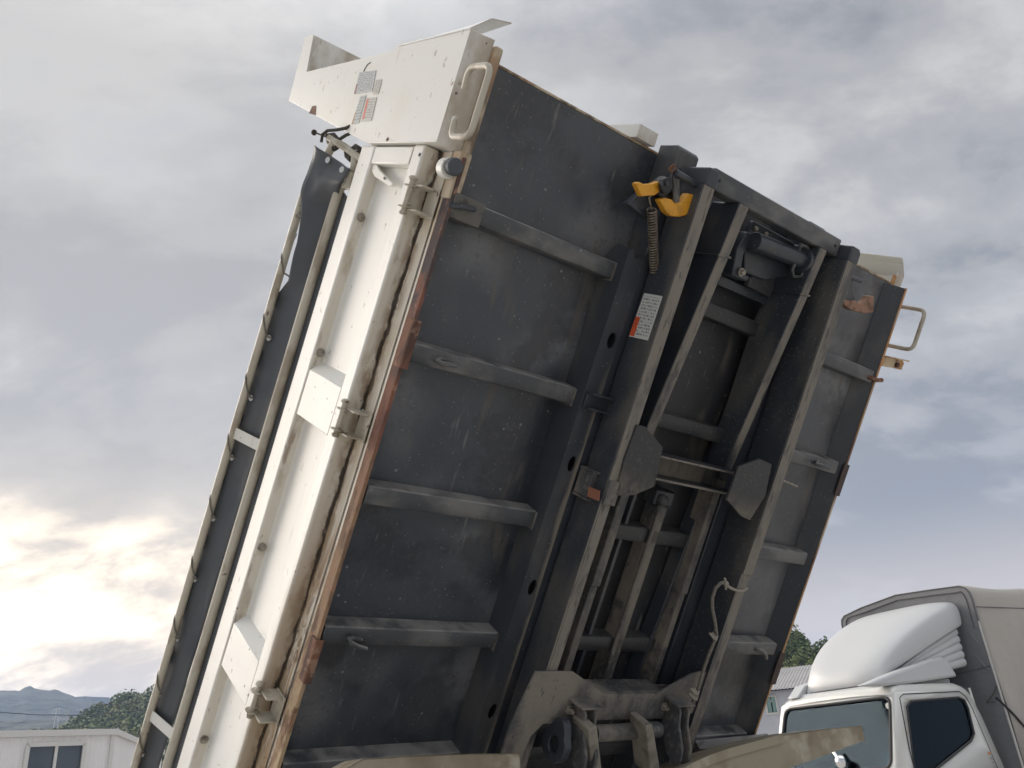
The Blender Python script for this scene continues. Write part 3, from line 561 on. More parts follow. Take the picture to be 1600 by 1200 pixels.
def wing(mir):
    f=(lambda p:Vector((BW-p.x,p.y,p.z))) if mir else (lambda p:p)
    px=[(451,157),(477,58),(490,54),(479,112),(613,80),(618,74),(735,45),(682,222),(570,222)]
    pts=[Up(x,y,-.06) for x,y in px]
    for p in pts[6:8]: p.z=-.064
    w=part('wing_plate',MB().slab([f(p) for p in pts],(-.006 if mir else .006,0,0)),'cream',bevel=.001)
    # rolled edge along the lower border and folded top flange
    m=MB().slab([f(Vector((-.058,1.404,-.066))),f(Vector((.012,1.40,-.05))),f(Vector((.012,1.715,-.05))),f(Vector((-.058,1.712,-.066)))],(0,0,-.006))
    part('wing_end_face',m,'cream',w,bevel=.001)
    m=MB().slab([f(Vector((-.062,1.712,-.50))),f(Vector((-.062,1.716,-.064))),f(Vector((-.012,1.765,-.058))),f(Vector((.0,1.748,-.50)))],(0,-.004,0))
    m.slab([f(Vector((-.012,1.765,-.058))),f(Vector((.04,1.775,-.04))),f(Vector((.06,1.772,-.30))),f(Vector((0,1.748,-.50)))],(0,-.004,0))
    part('wing_flange',m,'cream',w,bevel=.001)
    m=MB().slab([f(Vector((-.061,1.4035,-.50))),f(Vector((-.061,1.4035,-.066))),f(Vector((.014,1.4035,-.052))),f(Vector((.014,1.4035,-.50)))],(0,.005,0))
    part('wing_hem',m,'cream',w,bevel=.001)
    if not mir: part('corner_post',MB().box(.012,.040,1.385,1.70,-.062,-.034),'rust_cream',w,bevel=.008,seg=3)
    else: part('corner_post',MB().box(BW-.03,BW-.013,1.42,1.70,-.062,-.05),'orange',w,bevel=.003)
    h=[(1.470,-.03),(1.466,0.004),(1.416,.008),(1.414,.104),(1.60,.104),(1.603,-.004),(1.555,-.03)] if not mir else [(1.412,-.07),(1.412,.085),(1.585,.085),(1.585,-.07)]
    path=[]
    for i,(v,ww) in enumerate(h): path.append(f(Vector((-.062 if (ww>-.02 or mir) else -.045,v,ww))) if not mir else f(Vector((-.05,v,ww))))
    path=bend(path,.03)
    part('grab_handle',MB().tube(path,.0088,12),'pipe',w,bevel=0,smooth=80)
    return w
wl=wing(False); wr=wing(True)
LB1=label_mat('caution_label_grey',(.44,.46,.46),(.24,.07,.08),0,(11,26),(0,.10,0,.45))
LB2=label_mat('caution_label_red',(.50,.49,.45),(.62,.12,.07),0,(9,30),(.05,.26,.08,.95))
LB3=label_mat('caution_label_amber',(.42,.44,.43),(.38,.20,.06),0,(9,34),(.0,.22,.0,.42))
LB4=label_mat('plain_notice',(.50,.48,.43),(.50,.48,.43),0,(8,14),(0,0,0,0))
def stk(px,mat,parent,u,label): 
    o=sticker([Up(x,y,u) for x,y in px],mat,parent,(-.0012,0,0)); o['label']=label
stk([(562,113),(588,110),(582,142.5),(553.5,147)],LB1,wl,-.0605,'grey notice sticker with a dark red bar')
stk([(588,125),(597,124),(591.5,147),(582.5,147)],LB4,wl,-.0605,'small cream notice sticker')
stk([(564,150),(572.5,149),(561,192),(549.5,194)],LB3,wl,-.0605,'narrow warning sticker with an amber bar')
stk([(573.5,153),(589,152),(580.5,188.5),(564.5,189.5)],LB2,wl,-.0605,'warning sticker with a red bar')
# rust bruise and crack on the wing plate
for px in([(488,166),(494,165),(493,180),(483,177)],[(603,219),(606,214),(608,217),(605,221)]):
    part('rust_patch',MB().slab([Up(x,y,-.0605) for x,y in px],(-.0008,0,0)),'rust',wl,bevel=0)
part('paint_crack',MB().tube([Up(x,y,-.0608) for x,y in((568,112),(571,106),(574,101),(579,97.5))],.0014,5),'dark',wl,bevel=0)
# side rails
def rail(mir):
    f=(lambda u:BW-u) if mir else (lambda u:u)
    if not mir:
        r=part('side_rail',MB().prism([(0,-.135),(0,-.042),(.012,-.042),(.012,-.135)],'v',VB,1.40),'rail',bevel=.001)
        part('edge_lip',MB().prism([(-.003,-.046),(-.003,.0),(.009,.0),(.009,-.046)],'v',VB,1.385),'lip',r,bevel=.002)
        for a,b in((.80,.935),(-.105,.022)):
            m=MB().box(-.010,-.004,a,b,-.020,.010).box(-.010,.014,a,b,.0105,.016).box(.006,.012,a+.004,b-.004,.0,.0104)
            part('edge_plate',m,'rust',r,bevel=.0015)
        for v0 in(1.212,.57,-.271): hinge(r,v0,v0+.075)
    else:
        r=part('side_rail',MB().prism([(BW,-.135),(BW,.0),(BW-.012,.0),(BW-.075,-.0595),(BW-.012,-.061),(BW-.012,-.135)],'v',VB,1.652),'black',bevel=.0015)
        part('edge_lip',MB().prism([(BW+.002,-.14),(BW+.002,.004),(BW-.010,.004),(BW-.010,.0005),(BW+.0005,.0005),(BW+.0005,-.14)],'v',VB,1.655),'lip_r',r,bevel=.001)
        for a,b in((.735,.875),(-.125,.02)): part('edge_plate',MB().box(BW-.028,BW+.012,a,b,.0045,.0095).box(BW+.003,BW+.012,a,b,-.08,.004),'rustdark',r,bevel=.0015)
    return r
def hinge(r,a,b):
    base=part('hinge',MB().box(-.0085,-.0035,a-.004,b+.004,-.128,-.062).box(-.058,-.0035,a,a+.006,-.128,-.070).box(-.058,-.0035,b-.006,b,-.128,-.070),'pipe',r,bevel=.002)
    return base
def hinge_pin(g,a,b):
    m=MB().cyl((-.062,a-.014,-.128),(-.062,b+.016,-.128),.0085,14).ball((-.062,b+.014,-.128),.0135,12,(1,.6,1))
    m.cyl((-.062,b-.0095,-.128),(-.062,b-.0065,-.128),.020,16).cyl((-.062,a+.0065,-.128),(-.062,a+.0095,-.128),.020,16).cyl((-.062,a-.012,-.128),(-.062,a-.005,-.128),.0125,6)
    part('hinge_pin',m,'pipe',g,bevel=0)
    part('hinge_eye',MB().box(-.064,-.048,a+.016,a+.022,-.146,-.118).box(-.064,-.048,b-.022,b-.016,-.146,-.118),'pipe',g,bevel=.002)
rl=rail(False); rr=rail(True)
# drop-side gates
def gate(mir):
    prof=[(.018,-.137),(-.012,-.137),(-.05,-.142),(-.05,-.205),(-.014,-.217),(-.014,-.452),(-.05,-.460),(-.05,-.560),(.018,-.560)]
    if mir: prof=[(BW-a,b) for a,b in prof]
    g=part('side_gate',MB().prism(prof,'v',VB,1.402),'gate',bevel=.007,seg=3)
    f=(lambda u:BW-u) if mir else (lambda u:u)
    for v0,v1 in((.540,.684),(-.297,-.155),(-1.13,-.99)):
        pts=[(f(-.0135),v0),(f(-.047),v0),(f(-.047),v1),(f(-.0135),v1+.033)]
        part('gate_pad',MB().prism(pts,'w',-.457,-.209),'gate',g,bevel=.002)
    part('gate_pad',MB().box(min(f(-.0135),f(-.0495)),max(f(-.0135),f(-.0495)),1.343,1.398,-.459,-.207),'gate',g,bevel=.005)
    if not mir:
        for v in(1.179,.743,.102,-.55,-1.0):
            m=MB().cyl((-.031,v,-.4565),(-.031,v,-.4515),.014,16).cyl((-.031,v,-.4515),(-.031,v,-.443),.0095,6).cyl((-.031,v,-.443),(-.031,v,-.438),.0052,10)
            part('bolt',m,'steel',g,bevel=0)
        for v0 in(1.212,.57,-.271): hinge_pin(g,v0,v0+.075)
        px=[(587,259),(594,259),(598,268),(619,288),(618,292),(613,293),(590,278),(586,270)]
        part('latch_lever',MB().slab([Up(x,y,-.030) for x,y in px],(-.012,0,0)),'cream',g,bevel=.003)
        a=Up(602,279,-.042); part('latch_pin',MB().cyl(a,a+Vector((-.006,0,0)),.004,10),'steel',g,bevel=0)
        part('plug_hole',MB().cyl((-.0505,1.372,-.156),(-.0516,1.372,-.156),.0055,14),'dark',g,bevel=0)
    else:
        pt=[Wp(x,y,-.03) for x,y in((1381,555),(1410,561),(1413,568),(1409,578),(1378,572))]
        k=part('gate_bracket',MB().slab(pt,(0,0,-.012)).slab([pt[0],pt[1],pt[1]+Vector((0,-.006,0)),pt[0]+Vector((0,-.006,0))],(0,0,.035)),'orange',g,bevel=.002)
        a=Wp(1400,570,-.029); part('bracket_bolt',MB().cyl(a,a+Vector((0,0,.012)),.011,8),'rust',g,bevel=0)
    return g
gl=gate(False); gr=gate(True)
# rubber stop beside the wing
sb=MB().cyl((-.024,1.345,-.045),(-.024,1.345,-.012),.028,20); st=part('stop_holder',sb,'cream',bevel=.003)
part('rubber_stop',MB().cyl((-.024,1.350,-.0125),(-.024,1.350,.016),.0235,24),'buffer',st,bevel=.006,seg=3)
part('stop_bracket',MB().box(-.010,.024,1.27,1.40,-.05,-.004),'rust_cream',st,bevel=.003)
# ------------------------------------------------------------------ crossmembers
def rhook(parent,pts,r=.0065,mat='cross'):
    m=MB().tube(pts,r,8); m.ball(pts[0],r*1.15,8).ball(pts[-1],r*1.1,8); return part('rope_hook',m,mat,parent,bevel=0,smooth=80)
for k in(3,2,1,0,-1,-2):
    v0=k*SP; c=MB().prism([(v0,-.0605),(v0+.004,-.003),(v0+.008,.0),(v0+.052,.0),(v0+.057,-.003),(v0+.063,-.0605)],'u',.014,2.142 if k!=3 else 2.175)
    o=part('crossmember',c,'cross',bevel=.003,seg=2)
    part('weld_bead',MB().tube([(.6185,v0-.001,-.05),(.6185,v0+.001,.0015),(.6185,v0+.03,.003),(.6185,v0+.055,.0015)],[.003,.005,.004,.005],6),'pipe_dark',o,bevel=0)
    if k==3:
        part('hook_block',MB().box(.006,.105,v0-.004,v0+.064,-.055,.0035),'pipe_dark',o,bevel=.003)
        a=Wp(711,322,.012); b=Wp(728,324,.016); c2=Wp(740,327,.03); rhook(o,[a+Vector((0,0,-.012)),a,b,c2],.008,'black')
        a=Wp(1360,590,.008); b=Wp(1368,594,.01); c2=Wp(1377,594,.012); rhook(o,[a+Vector((0,0,-.01)),a,b,c2],.009,'rust')
    if k==2:
        rhook(o,[Wp(703,563,-.002),Wp(688,561,.012),Wp(682,563,.022),Wp(690,568,.026),Wp(711,571,.024)],.0075)
        rhook(o,[Wp(1277,721,-.002),Wp(1275,725,.012),Wp(1284,727,.02),Wp(1294,731,.018)],.008)
    if k==0:
        rhook(o,[Wp(563,1000,-.002),Wp(552,997,.012),Wp(544,998,.022),Wp(549,1005,.026),Wp(558,1010,.024),Wp(571,1014,.022)],.0075)
        rhook(o,[Wp(1179,1014,-.002),Wp(1183,1014,.012),Wp(1191,1017,.02),Wp(1196,1022,.02),Wp(1197,1028,.016)],.008)
# ------------------------------------------------------------------ bed sills and the hoist sub-frame
def sill(u0,u1,v1,name='sill'): return part(name,MB().prism([(VB,-.0605),(VB,.033),(v1-.012,.033),(v1,.02),(v1,-.0605)],'u',u0,u1),'black',bevel=.004)
sill(.697,.79,1.692); sill(1.43,1.523,1.692)
def cover(u0,mir,holes):
    s=-1 if mir else 1; a=lambda d:u0+s*d
    m=MB().prism([(VB,-.0605),(VB,.040),(1.33,.040),(1.346,-.02),(1.298,-.0605)],'u',a(0),a(.008))
    b0,b1=sorted((a(.0082),a(.074)))
    vs=[VB]+[h for h in holes]; prev=VB; w0,w1=.030,.0385
    for h in sorted(holes):
        m.box(b0,b1,prev,h-.06,w0,w1); m.holed(b0,b1,h-.06,h+.06,w0,w1,(b0+b1)/2+(.004 if not mir else -.004),h,.0165,.026); prev=h+.06
    top=1.335; nt=[(b0,prev),(b1,prev),(b1,top)]
    cx=(b0+b1)/2
    for k in range(9):
        an=math.pi*k/8; nt.append((cx+.020*math.cos(an),top-.024*math.sin(an)))
    nt.append((b0,top)); m.prism(nt,'w',w0,w1)
    return part('sill_cover',m,'mudsill',bevel=0)
hv=[Wp(x,y,.0385).y for x,y in((955,532),(894,725),(832,918),(770,1112))]
cover(.62,False,hv+[-.75]); cover(1.60,True,hv+[-.75])
def beam(u0,u1,wb,vt,dust_to):
    m=MB().box(u0,u0+.008,-.95,vt-.004,.042,wb).box(u0+.0082,u1,-.95,vt-.008,.042,.050).box(u0+.0082,u1,-.95,vt-.02,wb-.009,wb-.0005)
    b=part('subframe_beam',m,'dusty',bevel=.003)
    part('wear_strip',MB().box(u0-.001,u1+.001,dust_to,vt-.05,wb+.0002,wb+.006),'dusty',b,bevel=.0025)
    part('end_cap',MB().prism([(u0-.002,vt-.055),(u1+.003,vt-.055),(u1+.003,vt-.012),(u1-.012,vt),(u0-.002,vt)],'w',.040,wb+.009),'black',b,bevel=.006,seg=3)
    return b
bl=beam(.722,.770,.152,1.632,.575); br=beam(1.486,1.540,.178,1.632,.40)
lab=label_mat('caution_label_white',(.58,.59,.56),(.72,.12,.045),0,(14,24),(.0,.26,.02,.46))
o=sticker([Up(x,y,.7215) for x,y in((1007,458),(1035.5,463),(1012.5,532),(983,525.5))],lab,bl,(-.0012,0,0)); o['label']='white warning sticker with an orange red panel and small print'
ct=part('cross_tube',MB().box(.7705,1.4855,1.585,1.648,.075,.135),'cross',bevel=.006,seg=3)
for u in(.80,1.455): part('plug_hole',MB().cyl((u,1.617,.1352),(u,1.617,.1362),.006,12),'dark',ct,bevel=0)
# lift arms: tapering plates that run down from the cross tube
def arm(u0,u1):
    a=part('lift_arm',MB().prism([(.70,-.03),(.70,.052),(1.40,.132),(1.584,.150),(1.584,.03),(1.3,-.03)],'u',u0,u1),'dusty',bevel=.006,seg=3)
    part('arm_sleeve',MB().box(u0+.004,u1-.004,.255,.70,-.03,.046),'mud',a,bevel=.004)
    part('arm_rod',MB().box(u0+.007,u1-.007,-.17,.2545,-.03,.040),'mud',a,bevel=.003)
    part('weld_bead',MB().tube([(u0-.002,1.405,-.0),(u0-.003,1.41,.134),(u1+.001,1.418,.1365)],.004,6),'dusty',a,bevel=0)
    return a
arm(.905,.952); arm(1.362,1.404)
# hoist cylinder body, guide tube with cap
part('hoist_body',MB().slab([(1.435,1.42,-.02),(1.475,1.42,-.02),(1.40,-.2,-.02),(1.318,-.2,-.02)],(0,0,-.035)).slab([(1.425,1.42,.004),(1.437,1.42,.004),(1.330,-.2,.004),(1.318,-.2,.004)],(0,0,-.06)),'black',bevel=.004)
part('inner_stiffener',MB().box(1.03,1.045,-.2,.62,-.058,-.012),'black')
gt=part('guide_tube',MB().box(1.146,1.204,-.25,.553,-.06,.0),'mud',bevel=.006,seg=3)
part('tube_cap',MB().box(1.118,1.213,.556,.612,-.058,.006),'black',gt,bevel=.006,seg=3)
m=MB().cyl((1.150,-.25,.010),(1.150,.548,.010),.008,10).cyl((1.150,.535,.010),(1.150,.560,.010),.015,14).ball((1.150,.578,.012),.022,12); part('guide_rod',m,'mud',gt,bevel=0,smooth=80)
# head pivot of the hoist
p0=Vector((1.085,1.512,.095)); p1=Vector((1.345,1.528,.095))
hp=part('hoist_pivot',MB().cyl(p0,p1,.031,24).cyl(p1,p1+Vector((.02,0,0)),.047,24).cyl(p1+Vector((.02,0,0)),p1+Vector((.04,0,0)),.03,20),'black',bevel=.002)
ring=[Wp(x,y,.11) for x,y in((1250,381),(1261,386),(1264,398),(1252,432),(1240,432),(1238,422),(1247,398))]
part('pivot_keeper',MB().tube(ring,.006,6,closed=True),'cross',hp,bevel=0)
part('pivot_plate',MB().slab([Wp(x,y,.05) for x,y in((1165,372),(1178,345),(1240,378),(1250,400),(1232,430),(1195,438),(1163,425))],(0,0,-.02)),'black',hp,bevel=.004)
br_=part('pivot_bracket',MB().slab([Wp(x,y,.075) for x,y in((1152,388),(1168,362),(1176,366),(1162,398),(1158,425),(1172,432),(1168,440),(1144,430))],(0,0,-.05)),'black',hp,bevel=.004)
a=Wp(1157,425,.078); part('bolt',MB().cyl(a,a+Vector((0,0,.006)),.0145,16).cyl(a+Vector((0,0,.006)),a+Vector((0,0,.016)),.0095,6),'steel',hp,bevel=0)
for x,y in((1180,357),(1196,366)):
    a=Wp(x,y,.053); part('bolt',MB().cyl(a,a+Vector((0,0,.008)),.008,6),'steel',hp,bevel=0)
part('grit_cake',MB().slab([Wp(x,y,.03) for x,y in((1172,436),(1190,430),(1212,431),(1208,452),(1203,466),(1190,458),(1168,447))],(0,0,-.02)),'gunk',hp,bevel=.003)
part('brace_plate',MB().slab([Wp(x,y,.0) for x,y in((1125,430),(1205,466),(1198,478),(1122,445))],(0,0,-.02)),'black',hp,bevel=.002)
# gusset plates with the tie channel between them
gL=part('gusset_plate',MB().slab([Wp(x,y,.166) for x,y in((996,664),(1009,667),(1036,699),(1023,760),(991,774),(962,775),(976,718))],(0,0,-.010)),'gunk',bevel=.002)
gR=part('gusset_plate',MB().slab([Wp(x,y,.188) for x,y in((1154,729),(1188,717),(1206,726),(1196,775),(1172,813),(1160,808),(1136,781))],(0,0,-.010)),'gunk',bevel=.002)
for x,y,w,par in((983,768,.1665,gL),): a=Wp(x,y,w); part('rivet',MB().cyl(a,a+Vector((0,0,.003)),.005,10),'black',par,bevel=0)
part('tie_channel',MB().box(.86,1.42,.737,.745,.03,.118).box(.86,1.42,.660,.669,.03,.112).box(.86,1.42,.669,.737,.03,.037),'chan',bevel=.0015)
sc_=part('stop_channel',MB().box(.628,.768,.872,.878,.042,.078).box(.628,.768,.826,.832,.042,.078).box(.628,.768,.832,.872,.042,.048).box(.760,.768,.832,.872,.048,.074),'black',bevel=.0015)
bb=part('stop_block',MB().box(.7005,.7205,.562,.640,.042,.106).box(.698,.776,.640,.648,.042,.112).box(.698,.776,.553,.561,.042,.112).box(.7212,.772,.562,.640,.1585,.166),'mud',bevel=.002)
part('reflector_patch',MB().slab([Up(x,y,.7000) for x,y in((920,760),(938,767),(936,783),(918,776))],(-.0015,0,0)),'brick',bb,bevel=0)
# lower transom plate with its notch
tp=[(874,1050),(896,1050),(945,1085),(1027,1084),(1080,1054),(1094,1050),(1107,1050),(1098,1078),(1086,1112),(1064,1123),(1026,1123),(925,1126),(876,1131),(849,1131),(830,1150),(812,1190),(780,1190),(800,1130),(838,1050)]
tr_=part('transom_plate',MB().slab([Wp(x,y,.168) for x,y in tp],(0,0,-.009)),'mud',bevel=.0015)
vn=Wp(985,1084,.168).y; vb=Wp(985,1124,.168).y
part('transom_channel',MB().box(.95,1.30,vn-.006,vn+.001,.07,.158).box(.80,1.47,vb+.001,vb+.008,.07,.158).box(.80,1.47,vb+.008,vn-.02,.07,.078),'mud',tr_,bevel=.0015)
def lugpair(u,vc):
    base=part('hinge_lug',MB().box(u-.012,u+.085,vc+.045,vc+.051,.1685,.235),'mud',bevel=.0015)
    for k,du in enumerate((.0,.045)):
        pts=[(vc+.045,.169),(vc+.045,.205),(vc+.025,.228),(vc-.02,.24),(vc-.085,.285),(vc-.125,.292),(vc-.15,.27),(vc-.13,.225),(vc-.06,.169)]
        part('lug_plate',MB().prism(pts,'u',u+du+.018,u+du+.03),'mud',base,bevel=.003)
    a=Vector((u+.003,vc+.012,.1685)); part('bolt',MB().cyl(a,a+Vector((0,0,.006)),.015,16).cyl(a+Vector((0,0,.006)),a+Vector((0,0,.018)),.010,6).cyl(a+Vector((0,0,.018)),a+Vector((0,0,.024)),.006,8),'steel',base,bevel=0)
a0=Wp(891,1111,.18); lugpair(a0.x,a0.y-.012); a1=Wp(1040,1106,.18); lugpair(a1.x,a1.y-.012)
# eye lug at the left foot
ey=Wp(868,1162,.20); n=28; eo=[];ei=[]
for k in range(n):
    an=2*math.pi*k/n; eo.append((ey.y+(.058 if math.cos(an)<0 else .085)*math.cos(an),ey.z+.054*math.sin(an)*(1 if math.cos(an)<.3 else .8))); ei.append((ey.y+.026*math.cos(an),ey.z+.022*math.sin(an)))
m=MB(); U0,U1=ey.x-.01,ey.x+.02
vs=[(u,*p) for u in(U0,U1) for q in(eo,ei) for p in q]; fs=[]
for k in range(n):
    j=(k+1)%n; fs+=[(k,j,n+j,n+k),(2*n+k,3*n+k,3*n+j,2*n+j),(k,2*n+k,2*n+j,j),(n+k,n+j,3*n+j,3*n+k)]
part('eye_lug',m.add(vs,fs),'black',tr_,bevel=.003)
part('eye_pin',MB().cyl((U1-.02,ey.y,ey.z),(U1+.03,ey.y,ey.z),.0215,18),'dark',tr_,bevel=0)
# foot shaft and the two hoist links below it
s0=Wp(934,1146,.20); s1=Wp(1010,1141,.20)
fs_=part('foot_shaft',MB().cyl(s0-Vector((.02,0,0)),s1+Vector((.06,0,0)),.027,24),'mud',bevel=0)
for px in([(920,1140),(933,1135),(942,1215),(925,1215)],[(1009,1134),(1020,1132),(1034,1215),(1017,1215)]):
    q=[Wp(x,y,.272) for x,y in px]; part('hoist_link',MB().slab(q,(0,0,-.085)),'mudlink',fs_,bevel=.004)
# bright angle bar at the right foot
q=[Wp(x,y,.02) for x,y in((1087,1158),(1200,1147),(1203,1158),(1150,1168),(1093,1171))]
part('foot_angle',MB().slab(q,(0,0,-.006)).slab([q[4],q[3],q[3]+Vector((0,-.004,-.04)),q[4]+Vector((0,-.004,-.04))],(0,.004,0)),'greybar',bevel=.001)
# ------------------------------------------------------------------ bed lock hooks
def hooks():
    b=part('lock_hook',MB().slab([Wp(x,y,.075) for x,y in((981,318),(1003,301),(1032,306),(1036,322),(1012,343))],(0,0,-.03)),'black',bevel=.003)
    b['label']='yellow lock hook with its return spring'
    part('hook_tail',MB().slab([Wp(x,y,.115) for x,y in((994,287),(999,284),(1007,288),(1020,287),(1030,283),(1033,298),(1024,305),(1003,307))],(0,0,-.022)),'yellow',b,bevel=.003)
    part('hook_jaw',MB().slab([Wp(x,y,.125) for x,y in((1031,312),(1040,309),(1051,312),(1053,316),(1058,318),(1065,317),(1071,308),(1076,302),(1087,305),(1084,334),(1077,335),(1062,339),(1050,338),(1042,332))],(0,0,-.026)),'yellow',b,bevel=.003)
    part('hook_cheek',MB().slab([Wp(x,y,.112) for x,y in((1027,284),(1040,275),(1053,282),(1056,300),(1052,312),(1036,313),(1029,303))],(0,0,-.03)),'grease',b,bevel=.006,seg=3)
    c=Wp(1037,290,.118); part('hook_boss',MB().cyl(c,c+Vector((0,0,.016)),.024,24),'grease',b,bevel=.004)
    for x in(1032,1041): q=Wp(x,287,.135); part('bolt',MB().cyl(q,q+Vector((0,0,.006)),.006,8),'black',b,bevel=0)
    part('hook_spacer',MB().slab([Wp(x,y,.13) for x,y in((1053,277),(1062,279),(1062,316),(1055,317))],(0,0,-.01)),'pipe_dark',b,bevel=.002)
    part('hook_rod',MB().cyl(Wp(1055,269,.135),Wp(1091,291,.12),.0105,14),'black',b,bevel=.002)
    q=Wp(1046,262,.12); part('cotter',MB().tube([q,q+Vector((.004,.012,.01)),q+Vector((.012,.004,.014)),q+Vector((.006,-.012,.01)),q+Vector((-.006,-.004,.004))],.003,6).tube([q+Vector((.002,-.01,0)),q+Vector((.01,.014,.006))],.003,6),'rust',b,bevel=0)
    # coil spring
    a=Wp(1018.5,327,.10); e=Wp(1022.5,424,.06); ax=(e-a); L_=ax.length; t=ax.normalized(); n1=t.orthogonal().normalized(); n2=t.cross(n1); turns=24; P=[]
    for k in range(turns*9+1):
        f=k/(turns*9); an=2*math.pi*turns*f; P.append(a+ax*f+(n1*math.cos(an)+n2*math.sin(an))*.0135)
    sp=part('return_spring',MB().tube(P,.0027,5),'spring',b,bevel=0,smooth=80)
    part('spring_core_shade',MB().cyl(a,e,.0095,10),'dark',b,bevel=0)  # black filler standing for the shade inside the coil, not a real core
    part('spring_eye',MB().tube([Wp(1018,327,.10),Wp(1016,318,.105),Wp(1014,309,.108),Wp(1018,305,.108)],.003,6).tube([Wp(1023,424,.06),Wp(1021,433,.06),Wp(1024,443,.058),Wp(1031,444,.056),Wp(1030,434,.058)],.0042,6),'spring',b,bevel=0)
    r=part('lock_hook',MB().slab([Wp(x,y,.12) for x,y in((1316,462),(1324,430),(1333,432),(1334,458),(1338,468),(1330,474),(1321,474))],(0,0,-.03)),'black',bevel=.003)
    r['label']='rust brown lock hook'
    part('hook_jaw',MB().slab([Wp(x,y,.135) for x,y in((1316,466),(1327,470),(1338,470),(1342,474),(1347,474),(1353,469),(1357,463),(1366,463),(1365,488),(1352,490),(1330,485),(1321,478))],(0,0,-.026)),'rust2',r,bevel=.003)
    part('hook_rod',MB().cyl(Wp(1327,432,.13),Wp(1345,439,.13),.008,12),'black',r,bevel=0)
hooks()
# loose wire and tied cable on the right beam
cab=part('control_cable',MB().tube([Wp(x,y,w) for x,y,w in((1133,909,.192),(1126,911,.196),(1118,919,.2),(1113,934,.2),(1113,950,.2),(1117,970,.2),(1119.5,990,.2),(1117,1000,.2),(1107,1024,.195),(1098,1050,.19),(1088,1085,.19),(1078,1108,.19),(1068,1140,.2),(1056,1172,.21),(1042,1202,.22))],.0062,8),'rope',bevel=0,smooth=80)
loop=[Wp(x,y,w) for x,y,w in((1131,908,.186),(1134,914,.188),(1142,919,.188),(1152,923,.187),(1161,923,.184),(1167,919,.16),(1163,917,.10),(1150,913,.05),(1136,908,.05))]
part('tie_cord',MB().tube(loop,.0052,8).tube([Wp(1132,903,.19),Wp(1135,912,.196),(Wp(1134,921,.196))],.0045,6).ball(Wp(1134,912,.194),.011,8),'paler',cab,bevel=0,smooth=80)
for (x,y) in((1115,996),(1086,1082),(1084,1090)):
    c=Wp(x,y,.2); part('tie_cord',MB().tube([c+Vector((-.03,.016,.0)),c+Vector((-.008,.0,.008)),c+Vector((.012,-.004,.006))],.0045,6).tube([c+Vector((-.016,.018,.0)),c+Vector((0,.002,.01)),c+Vector((.014,.006,.004))],.004,6),'paler',cab,bevel=0)
part('feeler_wire',MB().cyl(Wp(1217,748,.0),Wp(1246,760,.0),.004,6),'steel',bevel=0)
# ------------------------------------------------------------------ leaning side guard: pipe frame, rubber sheet, lacing
GU=lambda v,h,o=0:Vector((-.030-.364*h/1.0642*1.0+o,v,-.6-h))   # h = height above the gate top along the guard
RV=lambda v:Vector((-.046,v,-.645)); PV=lambda v:Vector((-.100,v,-.793))
gd=part('guard_rail',MB().tube([RV(v) for v in(1.30,.9,.4,0,-.5,-1.2)],.0165,14),'pipe',bevel=0,smooth=80)
part('guard_pole',MB().tube([Gp(522,222),Gp(515,236),PV(1.20),PV(.9),PV(.4),PV(-.1),PV(-.6),PV(-1.2)],.0135,14),'pipe',gd,bevel=0,smooth=80)
part('guard_top_bar',MB().tube([Gp(515,216),Gp(540,231),Gp(566,250)],.0135,14).tube([Gp(555,243),Gp(553,262),Gp(549,280),RV(1.25)],.0125,12).tube([Gp(560,262),Gp(555,290),Gp(549,312)],.011,10),'pipe',gd,bevel=0,smooth=80)
part('guard_sleeve',MB().cyl(Gp(551,270,-.004),Gp(544,293,-.004),.0195,14).cyl(Gp(545,290,-.004),Gp(543.5,296,-.004),.0225,14),'pipe',gd,bevel=.001)
for v in(.375,-.655): part('guard_strap',MB().slab([RV(v+.019),RV(v-.019),PV(v-.019),PV(v+.019)],(-.004,0,.0015)),'cream',gd,bevel=.001)
part('tie_wire',MB().tube([Gp(547,197),Gp(541,200),Gp(526,203),Gp(512,204),Gp(504,210),Gp(502,222)],.0055,8).tube([Gp(546,209),Gp(541,211),Gp(533,216),Gp(525,221),Gp(517,214)],.0055,8).cyl(Gp(491,207),Gp(508,213),.003,6).cyl(Gp(490,206.5),Gp(491.5,207.5),.010,10),'grease2',gd,bevel=0,smooth=80)
part('rubber_band',MB().tube([Gp(511,210),Gp(514,222),Gp(523,233),Gp(527,230),Gp(529,220),Gp(521,211)],.009,8,closed=True).tube([Gp(541,232),Gp(542,244),Gp(548,250),Gp(552,244),Gp(549,234),Gp(556,229),Gp(562,233),Gp(561,238)],.009,8),'grease2',gd,bevel=0,smooth=80)
